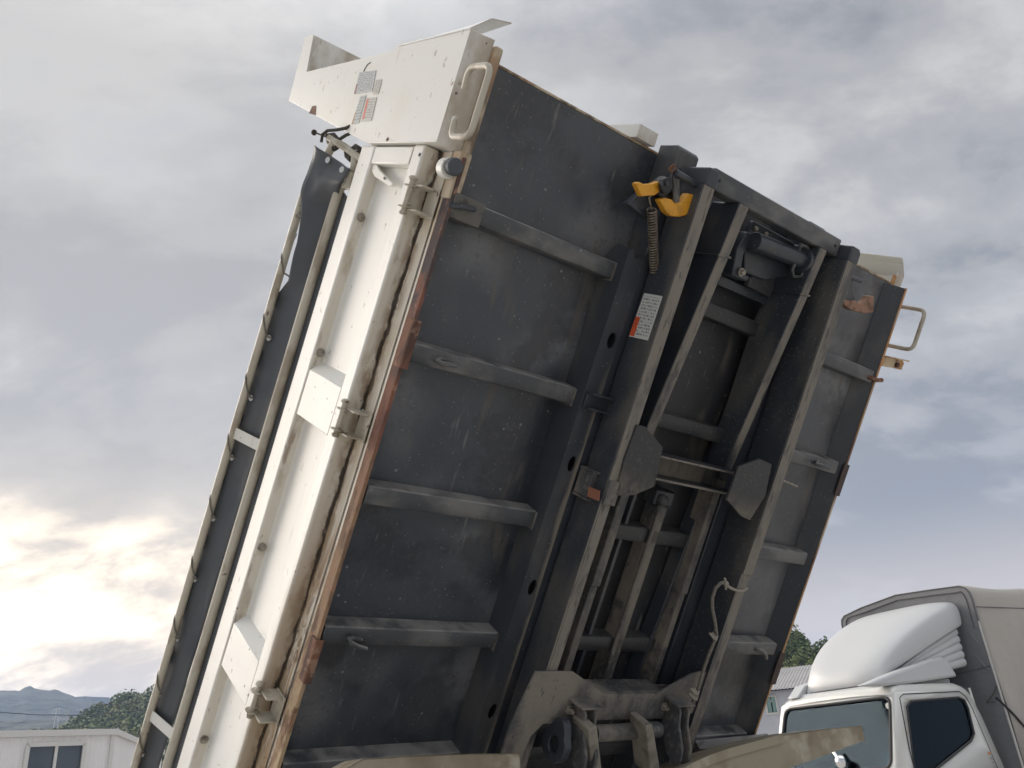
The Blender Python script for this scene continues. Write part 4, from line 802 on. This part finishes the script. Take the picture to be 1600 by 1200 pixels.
# rubber sheet: grid between the traced outer and inner borders
outer=[(494,228),(484,255),(475,285),(472,303),(471,320),(469,342),(465,362),(460,398),(455.5,437),(444,455),(433,480),(425,505),(407,568),(379,660),(344,773),(300,915),(255,1062),(205,1225)]
inner=[(545,264),(538,282),(534,292),(529,310),(524,328),(517,350),(511,368),(500,402),(488,440),(482,458),(474,484),(466,509),(446,572),(417,664),(381,777),(337,919),(291,1066),(240,1229)]
def resample(pts,n):
    P=[Vector(p) for p in pts]; out=[]
    seg=[(b-a).length for a,b in zip(P,P[1:])]; tot=sum(seg)
    for k in range(n+1):
        d=tot*k/n; i=0
        while i<len(seg)-1 and d>seg[i]: d-=seg[i]; i+=1
        out.append(P[i].lerp(P[i+1],min(1,d/seg[i])))
    return out
def sheet():
    n=110; mcol=12; vs=[];fs=[]
    # interpolate matched borders by index so the cross rows stay level
    for k in range(n+1):
        f=k/n*(len(outer)-1); i=min(int(f),len(outer)-2); t=f-i
        a=Vector(outer[i]).lerp(Vector(outer[i+1]),t); b=Vector(inner[i]).lerp(Vector(inner[i+1]),t)
        for j in range(mcol+1):
            q=a.lerp(b,j/mcol); mixf=min(1,max(0,(f-6.5)/3)); fr_=1-j/mcol; of=-.024*fr_+.021*(1-fr_); topf=min(1,max(0,(3.6-f)/2.2)); of=of*(1-topf)-.034*topf; p=Gp(q.x-(7*mixf*(1-j/mcol)),q.y,of*(1-mixf)+.022*mixf)
            tt=j/mcol; tpf=max(0,1-f/8)
            wv=.006*mnoise.noise(Vector((p.y*5,tt*2.3,1)))+tpf*(.009*math.sin(f*1.3+tt*2.2)+.010*mnoise.noise(Vector((p.y*14,tt*4,7))))
            p.x+=wv; vs.append(p)
    for k in range(n):
        for j in range(mcol):
            q=k*(mcol+1)+j; fs.append((q,q+1,q+mcol+2,q+mcol+1))
    o=part('rubber_sheet',MB().add(vs,fs),'rubber',bevel=0,smooth=180)
    sm=o.modifiers.new('thick','SOLIDIFY'); sm.thickness=.004
    return o
rs=sheet(); rs['label']='dark rubber sheet laced to the guard pipes'
inn=part('sheet_lower_flap',MB().slab([Vector((-.030,v,-.572)) for v in(1.22,)]+[Vector((-.030,VB,-.572)),Vector((-.036,VB,-.655)),Vector((-.036,1.26,-.655))],(.006,0,0)),'rubber',gd,bevel=0)
GROM=[(458,437),(420,528),(392,622),(362,715),(333,810),(304,905),(276,998),(248,1085),(222,1178)]
RINGM=mk('grommet_rim',(.36,.35,.33),.4,.5)
HOLE=mk('eyelet_sky_fill',(.55,.56,.57),.5)  # bright sky behind the eyelet holes, put into a pale disc colour
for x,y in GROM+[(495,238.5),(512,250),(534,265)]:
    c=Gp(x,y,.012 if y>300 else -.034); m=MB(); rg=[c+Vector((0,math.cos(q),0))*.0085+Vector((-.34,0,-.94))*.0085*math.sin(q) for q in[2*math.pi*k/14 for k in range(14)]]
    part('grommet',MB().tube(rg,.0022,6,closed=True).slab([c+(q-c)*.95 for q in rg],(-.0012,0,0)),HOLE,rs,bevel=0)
gv=[Gp(x,y).y for x,y in GROM]
for i in range(len(gv)):
    va=gv[i]; P=[]; vn_=va+.205
    c=Gp(*GROM[i],.006)
    P.append(c+Vector((.012,0,.0))); P.append(c+Vector((-.006,.004,.0)))
    for k in range(13):
        t=k/12; an=-.6+t*5.2; q=PV(va+.012+t*.115); P.append(q+Vector((-.34,0,-.94))*(-.0155*math.cos(an))+Vector((-.94,0,.34))*.0165*math.sin(an+.5))
    P.append(PV(va+.150)+Vector((.0165,0,-.006)))
    if i>0: P.append(Gp(*GROM[i-1],.03))
    part('lacing_rope',MB().tube(P,.0032,7),'rope',rs,bevel=0,smooth=80)
part('lacing_knot',MB().tube([Gp(470,340),Gp(466,331),Gp(463.5,326),Gp(465,323),Gp(468,328),Gp(471,334)],.0042,7).tube([Gp(463,337,-.012),Gp(472,338,-.012)],.005,7),'rope',rs,bevel=0,smooth=80)
part('lacing_knot',MB().tube([Gp(511,287,-.012),Gp(520,286,-.014),Gp(529,281,-.014),Gp(536,274,-.012),Gp(537,266,-.012),Gp(543,264,-.012),Gp(556,268,-.012)],[.0085,.0055,.005,.0065,.007,.005,.004],8).ball(Gp(513,286,-.012),.011,8),'paler',rs,bevel=0,smooth=80)
# ------------------------------------------------------------------ chassis, axle and mud guards under the bed
for u in(.74,1.40):
    part('chassis_rail',MB().slab([tr(u,-1.15,.72),tr(u,-1.15,.93),tr(u,1.9,.93),tr(u,1.9,.72)],(.07,0,0)),'black',bevel=.004)
part('axle',MB().cyl(tr(.05,-.35,.42),tr(2.15,-.35,.42),.07,16),'black',bevel=0)
for uc in(.12,.40,1.80,2.08):
    n=28; prof=[(.20,-.11),(.36,-.12),(.41,-.09),(.42,-.05),(.42,.05),(.41,.09),(.36,.12),(.20,.11)]; vs=[];fs=[]
    for k in range(n):
        an=2*math.pi*k/n
        for r,o_ in prof: vs.append(tr(uc+o_,-.35+r*math.cos(an),.42+r*math.sin(an)))
    for k in range(n):
        for j in range(len(prof)): fs.append((k*8+j,k*8+(j+1)%8,((k+1)%n)*8+(j+1)%8,((k+1)%n)*8+j))
    w=part('wheel',MB().add(vs,fs),'tyre',bevel=0)
    part('rim',MB().cyl(tr(uc-.05,-.35,.42),tr(uc+.05,-.35,.42),.199,24),'wheel',w,bevel=.004)
def fender(px,fwd,back,inner_u,name='mud_guard'):
    pl=BEDM@tr(0,fwd,1); nn=(BEDM.to_3x3()@BF).normalized()
    pts=[BEDI@hit(x,y,pl,nn) for x,y in px]
    return pts
# left: folded sheet whose front skirt faces the cab
lt=fender([(505,1226),(540,1201),(568,1185.5),(640,1181),(740,1177.5),(812,1177)],.09,1,0)
dwn=-BZ
m=MB()
def sheetstrip(m,top,h,thick,back,drop):
    for a,b in zip(top,top[1:]):
        m.slab([a,b,b+dwn*h,a+dwn*h],-BF*thick)
        m.slab([a+BZ*.0,b+BZ*.0,b-BF*back+dwn*drop,a-BF*back+dwn*drop],dwn*thick)
sheetstrip(m,lt,.11,.003,.10,.0); 
m.slab([lt[-1],lt[-1]+dwn*.042,lt[-1]+dwn*.042-BF*.1,lt[-1]-BF*.1],(-.003,0,0))
fe=part('mud_guard',m,'tan',bevel=0); fe['label']='mud guard with a straight folded front skirt'
rt=fender([(1060,1206),(1085,1192),(1110,1181),(1140,1171),(1180,1160),(1220,1149.5),(1262,1142),(1300,1138),(1346,1134)],.12,1,0)
m=MB()
for a,b,ha,hb in zip(rt,rt[1:],(.09,.09,.09,.095,.105,.115,.105,.085),(.09,.09,.095,.105,.115,.105,.085,.058)):
    m.slab([a,b,b+dwn*hb,a+dwn*ha],-BF*.003)
    m.slab([a,b,b-BF*.16,a-BF*.16],dwn*.003)
fe=part('mud_guard',m,'tan',bevel=0); fe['label']='mud guard curling up at its outer end'
m=MB()
for a,b in zip(rt[:6],rt[1:6]): m.slab([a+BF*.002+BZ*.004,b+BF*.002+BZ*.004,b+BF*.004+dwn*.026,a+BF*.004+dwn*.026],BF*.003)
part('guard_edge_band',m,'tan',fe,bevel=0)
for u0,u1 in((-.05,.62),(1.62,2.32)):                      # the guards' arches over the wheels, behind those skirts
    vs=[];fs=[]
    for k in range(13):
        an=R_(20+k*12); p=(-.35+.62*math.cos(an),.62+.66*math.sin(an)); vs+=[tr(u0,p[0]-.0,p[1]),tr(u1,p[0]-.0,p[1])]
    for k in range(12): fs.append((2*k,2*k+1,2*k+3,2*k+2))
    o=part('wheel_arch',MB().add(vs,fs),'tan',bevel=0); s_=o.modifiers.new('t','SOLIDIFY'); s_.thickness=.004
# ================================================================== the box truck behind
from mathutils.geometry import tessellate_polygon
TYAW=1.01174; TO=Vector((3.195,10.323,0))
TXv=Vector((math.cos(TYAW),-math.sin(TYAW),0)); TBv=Vector((math.sin(TYAW),math.cos(TYAW),0))
TM=Matrix((TXv,TBv,Vector((0,0,1)))).transposed().to_4x4(); TM.translation=TO; TI=TM.inverted(); TC=TI@CAM
def Tp(x,y,ax,val): d=TI.to_3x3()@wray(x,y); return TC+d*((val-TC[ax])/d[ax])
BT_=empty('box_truck',TO); BT_.matrix_basis=Matrix.Translation(TO)
tag(BT_,'white small truck with a roof air deflector and a grey canvas box body','truck')
WP=mk('white_cab_paint',(.64,.64,.61),.25,layers=[dict(c=(.62,.60,.54),m=[('noise',dict(s=2.5,lo=.45,hi=.7))],f=.4)],extra={'Coat Weight':.5,'Coat Roughness':.12})
DEF=mk('white_deflector_plastic',(.52,.53,.53),.33)
CANF=mk('grey_canvas',(.165,.17,.18),.75,layers=[dict(c=(.22,.222,.23),m=[('noise',dict(s=2.2,st=(1,1,.4),lo=.45,hi=.65))],f=.6)],bump=(4,.5,.05))
CANS=mk('pale_canvas',(.43,.405,.365),.8,layers=[dict(c=(.36,.34,.31),m=[('noise',dict(s=1.2,st=(1,1,.4),lo=.45,hi=.65))],f=.6)],bump=(3,.35,.05))
SEAM=mk('canvas_seam',(.10,.10,.10),.8); SEAL=mk('window_rubber',(.03,.03,.032),.6); INT=mk('cab_interior',(.17,.18,.185),.7); CHROME=mk('chrome',(.75,.75,.75),.12,1.0); PIPING=mk('pale_piping',(.50,.49,.46),.6)
BLK=mk('black_strap',(.02,.02,.02),.6)
def glassmat():
    m=bpy.data.materials.new('tinted_cab_glass'); m.use_nodes=True; nt=m.node_tree; nt.nodes.remove(nt.nodes['Principled BSDF']); out=nt.nodes['Material Output']
    t=nt.nodes.new('ShaderNodeBsdfTransparent'); t.inputs[0].default_value=(.62,.84,.90,1); g=nt.nodes.new('ShaderNodeBsdfGlossy'); g.inputs['Roughness'].default_value=.03; g.inputs['Color'].default_value=(.30,.40,.48,1)
    f=nt.nodes.new('ShaderNodeFresnel'); f.inputs[0].default_value=1.5
    mx=nt.nodes.new('ShaderNodeMixShader'); nt.links.new(f.outputs[0],mx.inputs[0]); nt.links.new(t.outputs[0],mx.inputs[1]); nt.links.new(g.outputs[0],mx.inputs[2]); nt.links.new(mx.outputs[0],out.inputs[0]); return m
CGL=glassmat()
def tpart(name,mb,mat,parent=None,bevel=0,smooth=40,seg=3): return mb.build(name,mat,parent or BT_,TM,bevel,smooth,seg)
def rounded(pts,r,n=4):
    out=[]; N=len(pts); P=[Vector(p) for p in pts]
    for i,p in enumerate(P):
        a=(P[i-1]-p); b=(P[(i+1)%N]-p); ra=min(r,a.length*.45,b.length*.45); s=p+a.normalized()*ra; e=p+b.normalized()*ra
        for k in range(n+1):
            t=k/n; out.append(s*(1-t)**2+p*2*t*(1-t)+e*t*t)
    return out
def holed_panel(outer,holes,f3):
    polys=[[Vector((p[0],p[1],0)) for p in q] for q in [outer]+holes]; flat=[p for q in polys for p in q]
    return MB().add([f3(p.x,p.y) for p in flat],[tuple(t) for t in tessellate_polygon(polys)])
def thick(o,t,off=-1,inner=None):
    s=o.modifiers.new('t','SOLIDIFY'); s.thickness=t; s.offset=off
    if inner: o.data.materials.append(inner); s.material_offset=1; s.material_offset_rim=0
    return o
def hwz(z): return .85 if z<1.1 else .85-(z-1.1)*.05
ysz=lambda z: -.06+max(0,z-1.0)*.40          # raked front plane
# cab front with the windscreen opening
wsc=rounded([(-.74,1.72),(.76,1.72),(.775,1.03),(-.78,1.03)],.10,5)
fr=holed_panel(rounded([(-.80,1.78),(.80,1.78),(.85,1.0),(.85,.40),(-.85,.40),(-.85,1.0)],.05,3),[wsc],lambda x,z:(x,ysz(z),z))
cabp=thick(tpart('cab_front',fr,WP),.03,inner=INT); 
tpart('windscreen',MB().slab([(p.x*.985,ysz(p.y)+.012,p.y) for p in wsc],(0,.004,0)),CGL,smooth=0)
tpart('windscreen_seal',MB().tube([(p.x,ysz(p.y)-.004,p.y) for p in wsc],.016,6,closed=True),SEAL,[o for o in BT_.children if o.name.startswith('windscreen')][0])
# cab side with the door window opening
dwin=[(p.y,p.z) for p in [Tp(x,y,0,.835) for x,y in((1418,1104),(1424,1096),(1499,1089.5),(1508,1094),(1513,1106),(1521,1146),(1516,1157),(1462,1200))]]+[(.52,.97),(.20,.97)]
dwin=[Vector(p) for p in dwin]
sideout=[(ysz(1.0)+.005,.40),(ysz(1.0)+.005,1.0),(ysz(1.76)+.005,1.76),(1.42,1.755),(1.54,1.68),(1.60,1.60),(1.65,1.45),(1.76,.95),(1.78,.40)]
for sg in(1,-1):
    sd=holed_panel(sideout,[dwin],lambda y,z:(sg*hwz(z),y,z)); o=thick(tpart('cab_side',sd,WP),.03,-1,INT)
    tpart('door_window',MB().slab([(sg*(hwz(p.y)-.016),p.x,p.y) for p in dwin],(sg*.004,0,0)),CGL,o,smooth=0)
    tpart('window_seal',MB().tube([(sg*(hwz(p.y)+.002),p.x,p.y) for p in dwin],.013,6,closed=True),SEAL,o)
    ds=[(.30,1.70),(.38,1.735),(1.38,1.735),(1.47,1.68),(1.52,1.55),(1.64,.92),(1.66,.45)]; ds=[(.19,.45),(.22,1.2)]+ds
    tpart('door_gap',MB().tube([(sg*(hwz(z)+.0),y,z) for y,z in ds],.006,6),SEAL,o)
rw=rounded([(-.55,1.62),(.55,1.62),(.55,1.20),(-.55,1.20)],.06,4)
rear=holed_panel([(-.80,1.77),(.80,1.77),(.85,.45),(-.85,.45)],[rw],lambda x,z:(x,1.64,z)); thick(tpart('cab_rear',rear,WP),.02)
tpart('rear_lining',holed_panel([(-.80,1.77),(.80,1.77),(.82,.45),(-.82,.45)],[rw],lambda x,z:(x,1.60,z)),INT)
tpart('rear_window',MB().slab([(p.x,1.645,p.y) for p in rw],(0,.004,0)),CGL,smooth=0)
tpart('headliner',MB().slab([(-.78,.32,1.72),(.78,.32,1.72),(.78,1.58,1.74),(-.78,1.58,1.74)],(0,0,.01)),INT)
# roof with rolled edges
sec=[(-.818,1.745),(-.812,1.80),(-.775,1.835),(-.68,1.852),(-.3,1.868),(0,1.87),(.3,1.868),(.68,1.852),(.775,1.835),(.812,1.80),(.818,1.745)]
lon=[(.235,-.105,1.0),(.245,-.07,.995),(.275,-.04,.99),(.33,-.015,.985),(.45,0,.985),(1.0,0,.985),(1.38,-.005,.985),(1.52,-.04,.985),(1.60,-.11,.985),(1.64,-.2,.985)]
vs=[];fs=[];ns=len(sec)
for y,dz,k in lon:
    for x,z in sec: vs.append((x*k,y,max(z+dz,1.60 if y>1.5 else 1.70)))
for i in range(len(lon)-1):
    for j in range(ns-1): fs.append((i*ns+j,i*ns+j+1,(i+1)*ns+j+1,(i+1)*ns+j))
rf=tpart('cab_roof',MB().add(vs,fs),WP,smooth=60)
# interior
seat=MB().box(-.75,-.05,.75,1.25,.55,.95).box(.1,.72,.75,1.25,.55,.95).box(-.75,-.05,1.2,1.4,.95,1.45).box(.1,.72,1.2,1.4,.95,1.45)
tpart('seat',seat,INT,bevel=.05)
tpart('dashboard',MB().box(-.8,.8,.02,.42,.7,1.02).box(-.80,.80,.05,1.6,.42,.50),INT,bevel=.04)
sw=[(.42+.19*math.cos(2*math.pi*k/20),.42+.10*math.sin(2*math.pi*k/20)*.6,1.08+.17*math.sin(2*math.pi*k/20)) for k in range(20)]
tpart('steering_wheel',MB().tube(sw,.014,6,closed=True),INT,smooth=80)
a=Tp(1312,1117,1,.34); tpart('inner_mirror',MB().box(a.x-.12,a.x+.12,.335,.35,a.z-.035,a.z+.035),mk('mirror_back',(.30,.34,.34),.4),bevel=.012)
a=Tp(1388,1103,1,ysz(1.62)+.004); tpart('windscreen_sticker',MB().cyl(a,a+Vector((0,-.003,.0)),.033,16),mk('sticker_white',(.6,.62,.58),.5))
for x0,x1,y0,y1 in((1345,1383,1189,1190),(1255,1290,1195,1196)):
    a=Tp(x0,y0,1,.02); b=Tp(x1,y1,1,.02); tpart('wiper',MB().tube([a,b],.010,6).tube([b+Vector((.0,-.01,-.10)),a.lerp(b,.5)],.009,6),BLK)
a=Tp(1314,1190,1,-.10); tpart('front_mirror',MB().ball(a,.075,14,(1.0,.7,.9)).tube([a,a+Vector((-.10,.03,.10)),a+Vector((-.13,.05,.14))],.02,8),CHROME,smooth=80)
# plain badge lines on the rear pillar
a=Tp(1548,1178,0,.846); b_=mk('badge_orange',(.55,.25,.10),.5); b2=mk('badge_grey',(.30,.30,.28),.5)
bd=tpart('pillar_badge',MB().box(.848,.8505,a.y-.055,a.y+.01,a.z+.0,a.z+.022),b_)
for k in range(4): tpart('badge_line',MB().box(.849,.8515,a.y-.035+k*.004,a.y+.012,a.z-.055-k*.045,a.z-.030-k*.045),b2,bd)
# roof air deflector
prof=[(.36,1.868,.46),(.335,1.93,.50),(.40,2.06,.55),(.60,2.26,.62),(.88,2.45,.69),(1.2,2.61,.74),(1.5,2.73,.78),(1.76,2.82,.80),(1.80,2.80,.80)]
crz=[(.50,.38,1.868),(.53,.42,1.895),(.57,.55,1.96),(.63,.78,2.06),(.69,1.04,2.17),(.735,1.32,2.28),(.775,1.58,2.38),(.80,1.80,2.46),(.80,1.84,2.47)]
vs=[];fs=[];nx=15
for i,((y,z,hw),(xc,yc,zc)) in enumerate(zip(prof,crz)):
    t=i/(len(prof)-1); row=[]
    for j in range(nx):
        x=-hw+2*hw*j/(nx-1); q=abs(x/hw); row.append((x*.94,y+.07*q**4,z-.05*q**4*t**.5))
    ym,zm=y+.07,z-.05*t**.5
    side=[(hw*.985,y*.8+yc*.2+.06,zm*.86+zc*.14),(hw*.5+xc*.5+.012,(ym+yc)/2,(zm+zc)/2),(xc,yc,zc)]
    vs+=[(-a,b,c) for a,b,c in side[::-1]]+row+side
nr=nx+6
for i in range(len(prof)-1):
    for j in range(nr-1): fs.append((i*nr+j,i*nr+j+1,(i+1)*nr+j+1,(i+1)*nr+j))
df=tpart('air_deflector',MB().add(vs,fs),DEF,smooth=70); thick(df,.02); 
sb_=df.modifiers.new('s','SUBSURF'); sb_.levels=1; sb_.render_levels=1
for sg in(1,-1):
    for k in range(5):
        tpart('deflector_rib',MB().tube([(sg*.57,.70+.07*k,1.99+.004*k),(sg*.64,1.15,2.19-.055*k),(sg*.71,1.77,2.42-.088*k)],[.015,.036,.056],10),DEF,df,smooth=80)
    fp=[Tp(x,y,0,.77) for x,y in((1353,1070),(1400,1050),(1456,1029),(1472,1026),(1481,1029),(1497,1057),(1425,1067.5),(1380,1072))]
    tpart('deflector_fairing',MB().slab([(sg*(.77 if sg>0 else .70),p.y if sg>0 else max(p.y,.26),p.z) for p in fp],(-sg*.16,0,.0)),DEF,df,bevel=.03)
tpart('deflector_base',MB().prism([(.30,1.83),(.34,1.865),(1.6,1.90),(1.6,1.84)],'u',-.60,.60),DEF,df,bevel=.02)
# canvas box body
arch=[(-.97,2.78),(-.955,2.84),(-.90,2.885),(-.6,2.94),(-.03,3.0),(.5,2.965),(.86,2.935),(.93,2.90),(.965,2.84),(.975,2.76)]
frontp=[(-.97,.80)]+arch+[(.985,.80)]
bf=tpart('box_front',MB().slab([(x,1.90,z) for x,z in frontp],(0,.03,0)),CANF)
rim=[(x,1.893,z) for x,z in arch]; rim=[(-.97,1.893,2.3)]+rim+[(.975,1.893,2.45)]
tpart('front_hem',MB().loft([Vector(p) for p in rim]+[Vector((p[0]*.935,p[1],p[2]-(.06 if abs(p[0])<.9 else .03))) for p in rim[::-1]],[Vector(p)+Vector((0,.006,0)) for p in rim]+[Vector((p[0]*.935,p[1]+.006,p[2]-(.06 if abs(p[0])<.9 else .03))) for p in rim[::-1]]),mk('hem_grey',(.20,.20,.205),.8),bf)
tpart('front_seam',MB().tube([(p[0],p[1]-.002,p[2]) for p in rim],.009,6).tube([(p[0]*.93,p[1]-.006,p[2]-(.065 if abs(p[0])<.9 else .03)) for p in rim],.006,6),SEAM,bf)
tpart('corner_piping',MB().tube([(.978,1.895,2.5),(.985,1.895,1.6),(.992,1.895,.82)],.013,8),PIPING,bf)
for k in range(3):                                         # pulled folds of the canvas at the corner
    z=2.45-.27*k; tpart('canvas_fold',MB().tube([(.95,1.905,z),(.88,1.905,z+.09),(.80,1.907,z+.25)],[.004,.019,.004],10),CANF,bf,smooth=80)
tpart('front_seam',MB().tube([(-.97,1.894,1.93),(.3,1.894,1.93),(.97,1.894,1.99)],.005,6),SEAM,bf)
vs=[];fs=[]; ring=[(-.985,.80)]+arch+[(.985,2.2),(.995,1.5),(.985,.80)]
ny=36
for i in range(ny+1):
    y=1.93+4.1*i/ny
    for j,(x,z) in enumerate(ring):
        w_=.012*math.sin(y*3.1+z*2)+.01*mnoise.noise(Vector((y*1.6,z*1.5,3)))
        vs.append((x+(w_ if x>0 else -w_)*(1 if z<2.8 else .3),y,z+(.014*math.sin(y*4.2) if z>2.9 else 0)))
nr=len(ring)
for i in range(ny):
    for j in range(nr-1): fs.append((i*nr+j,i*nr+j+1,(i+1)*nr+j+1,(i+1)*nr+j))
cs=tpart('canvas_cover',MB().add(vs,fs),CANS,smooth=50); thick(cs,.01)
tpart('side_seam',MB().tube([(.985,1.93+.2*k,2.665) for k in range(20)],.006,6),SEAM,cs)
tpart('box_rear',MB().slab([(x,6.03,z) for x,z in frontp],(0,.03,0)),CANF)
a=Tp(1558,1091,0,1.0); b=Tp(1603,1138,0,1.0); tpart('tie_strap',MB().tube([a,a.lerp(b,.5)+Vector((.02,0,-.01)),b,b+(b-a)],.013,8).ball(a,.022,8),BLK,cs)
q=[Tp(x,y,1,1.885) for x,y in((1556,1072),(1553,1082),(1543,1096),(1541,1098),(1556,1096))]
tpart('strap_loop',MB().tube(q,.007,6),SEAM,bf)
# chassis, wheels and bumper
tpart('chassis',MB().box(-.45,-.35,.5,6.0,.45,.62).box(.35,.45,.5,6.0,.45,.62).box(-.97,.97,1.95,6.0,.70,.80),BLK)
tpart('bumper',MB().box(-.85,.85,-.14,.02,.32,.58),WP,bevel=.03)
for x in(-.72,.72):
    for y in(.75,4.6):
        w=tpart('wheel',MB().cyl((x-.1,y,.36),(x+.1,y,.36),.36,28),M['tyre'],bevel=.03); tpart('rim',MB().cyl((x-.105,y,.36),(x+.105,y,.36),.20,20),M['wheel'],w,bevel=.01)
for sg in(1,-1):
    tpart('headlamp',MB().box(*sorted((sg*.50,sg*.80)),-.085,-.05,.64,.80),mk('lamp_lens',(.7,.7,.7),.1),bevel=.02)
# ------------------------------------------------------------------ the air
hz=MB().box(-2600,2600,-2600,2600,-1.2,205).build('haze',bpy.data.materials.new('haze_air'),smooth=0)
tag(hz,'thin evening haze over the valley','haze',kind='stuff')
hm=hz.data.materials[0]; hm.use_nodes=True; nt=hm.node_tree; nt.nodes.remove(nt.nodes['Principled BSDF'])
pv=nt.nodes.new('ShaderNodeVolumePrincipled'); pv.inputs['Color'].default_value=(.49,.63,.92,1); pv.inputs['Density'].default_value=.00045; pv.inputs['Anisotropy'].default_value=.2
nt.links.new(pv.outputs[0],nt.nodes['Material Output'].inputs['Volume'])
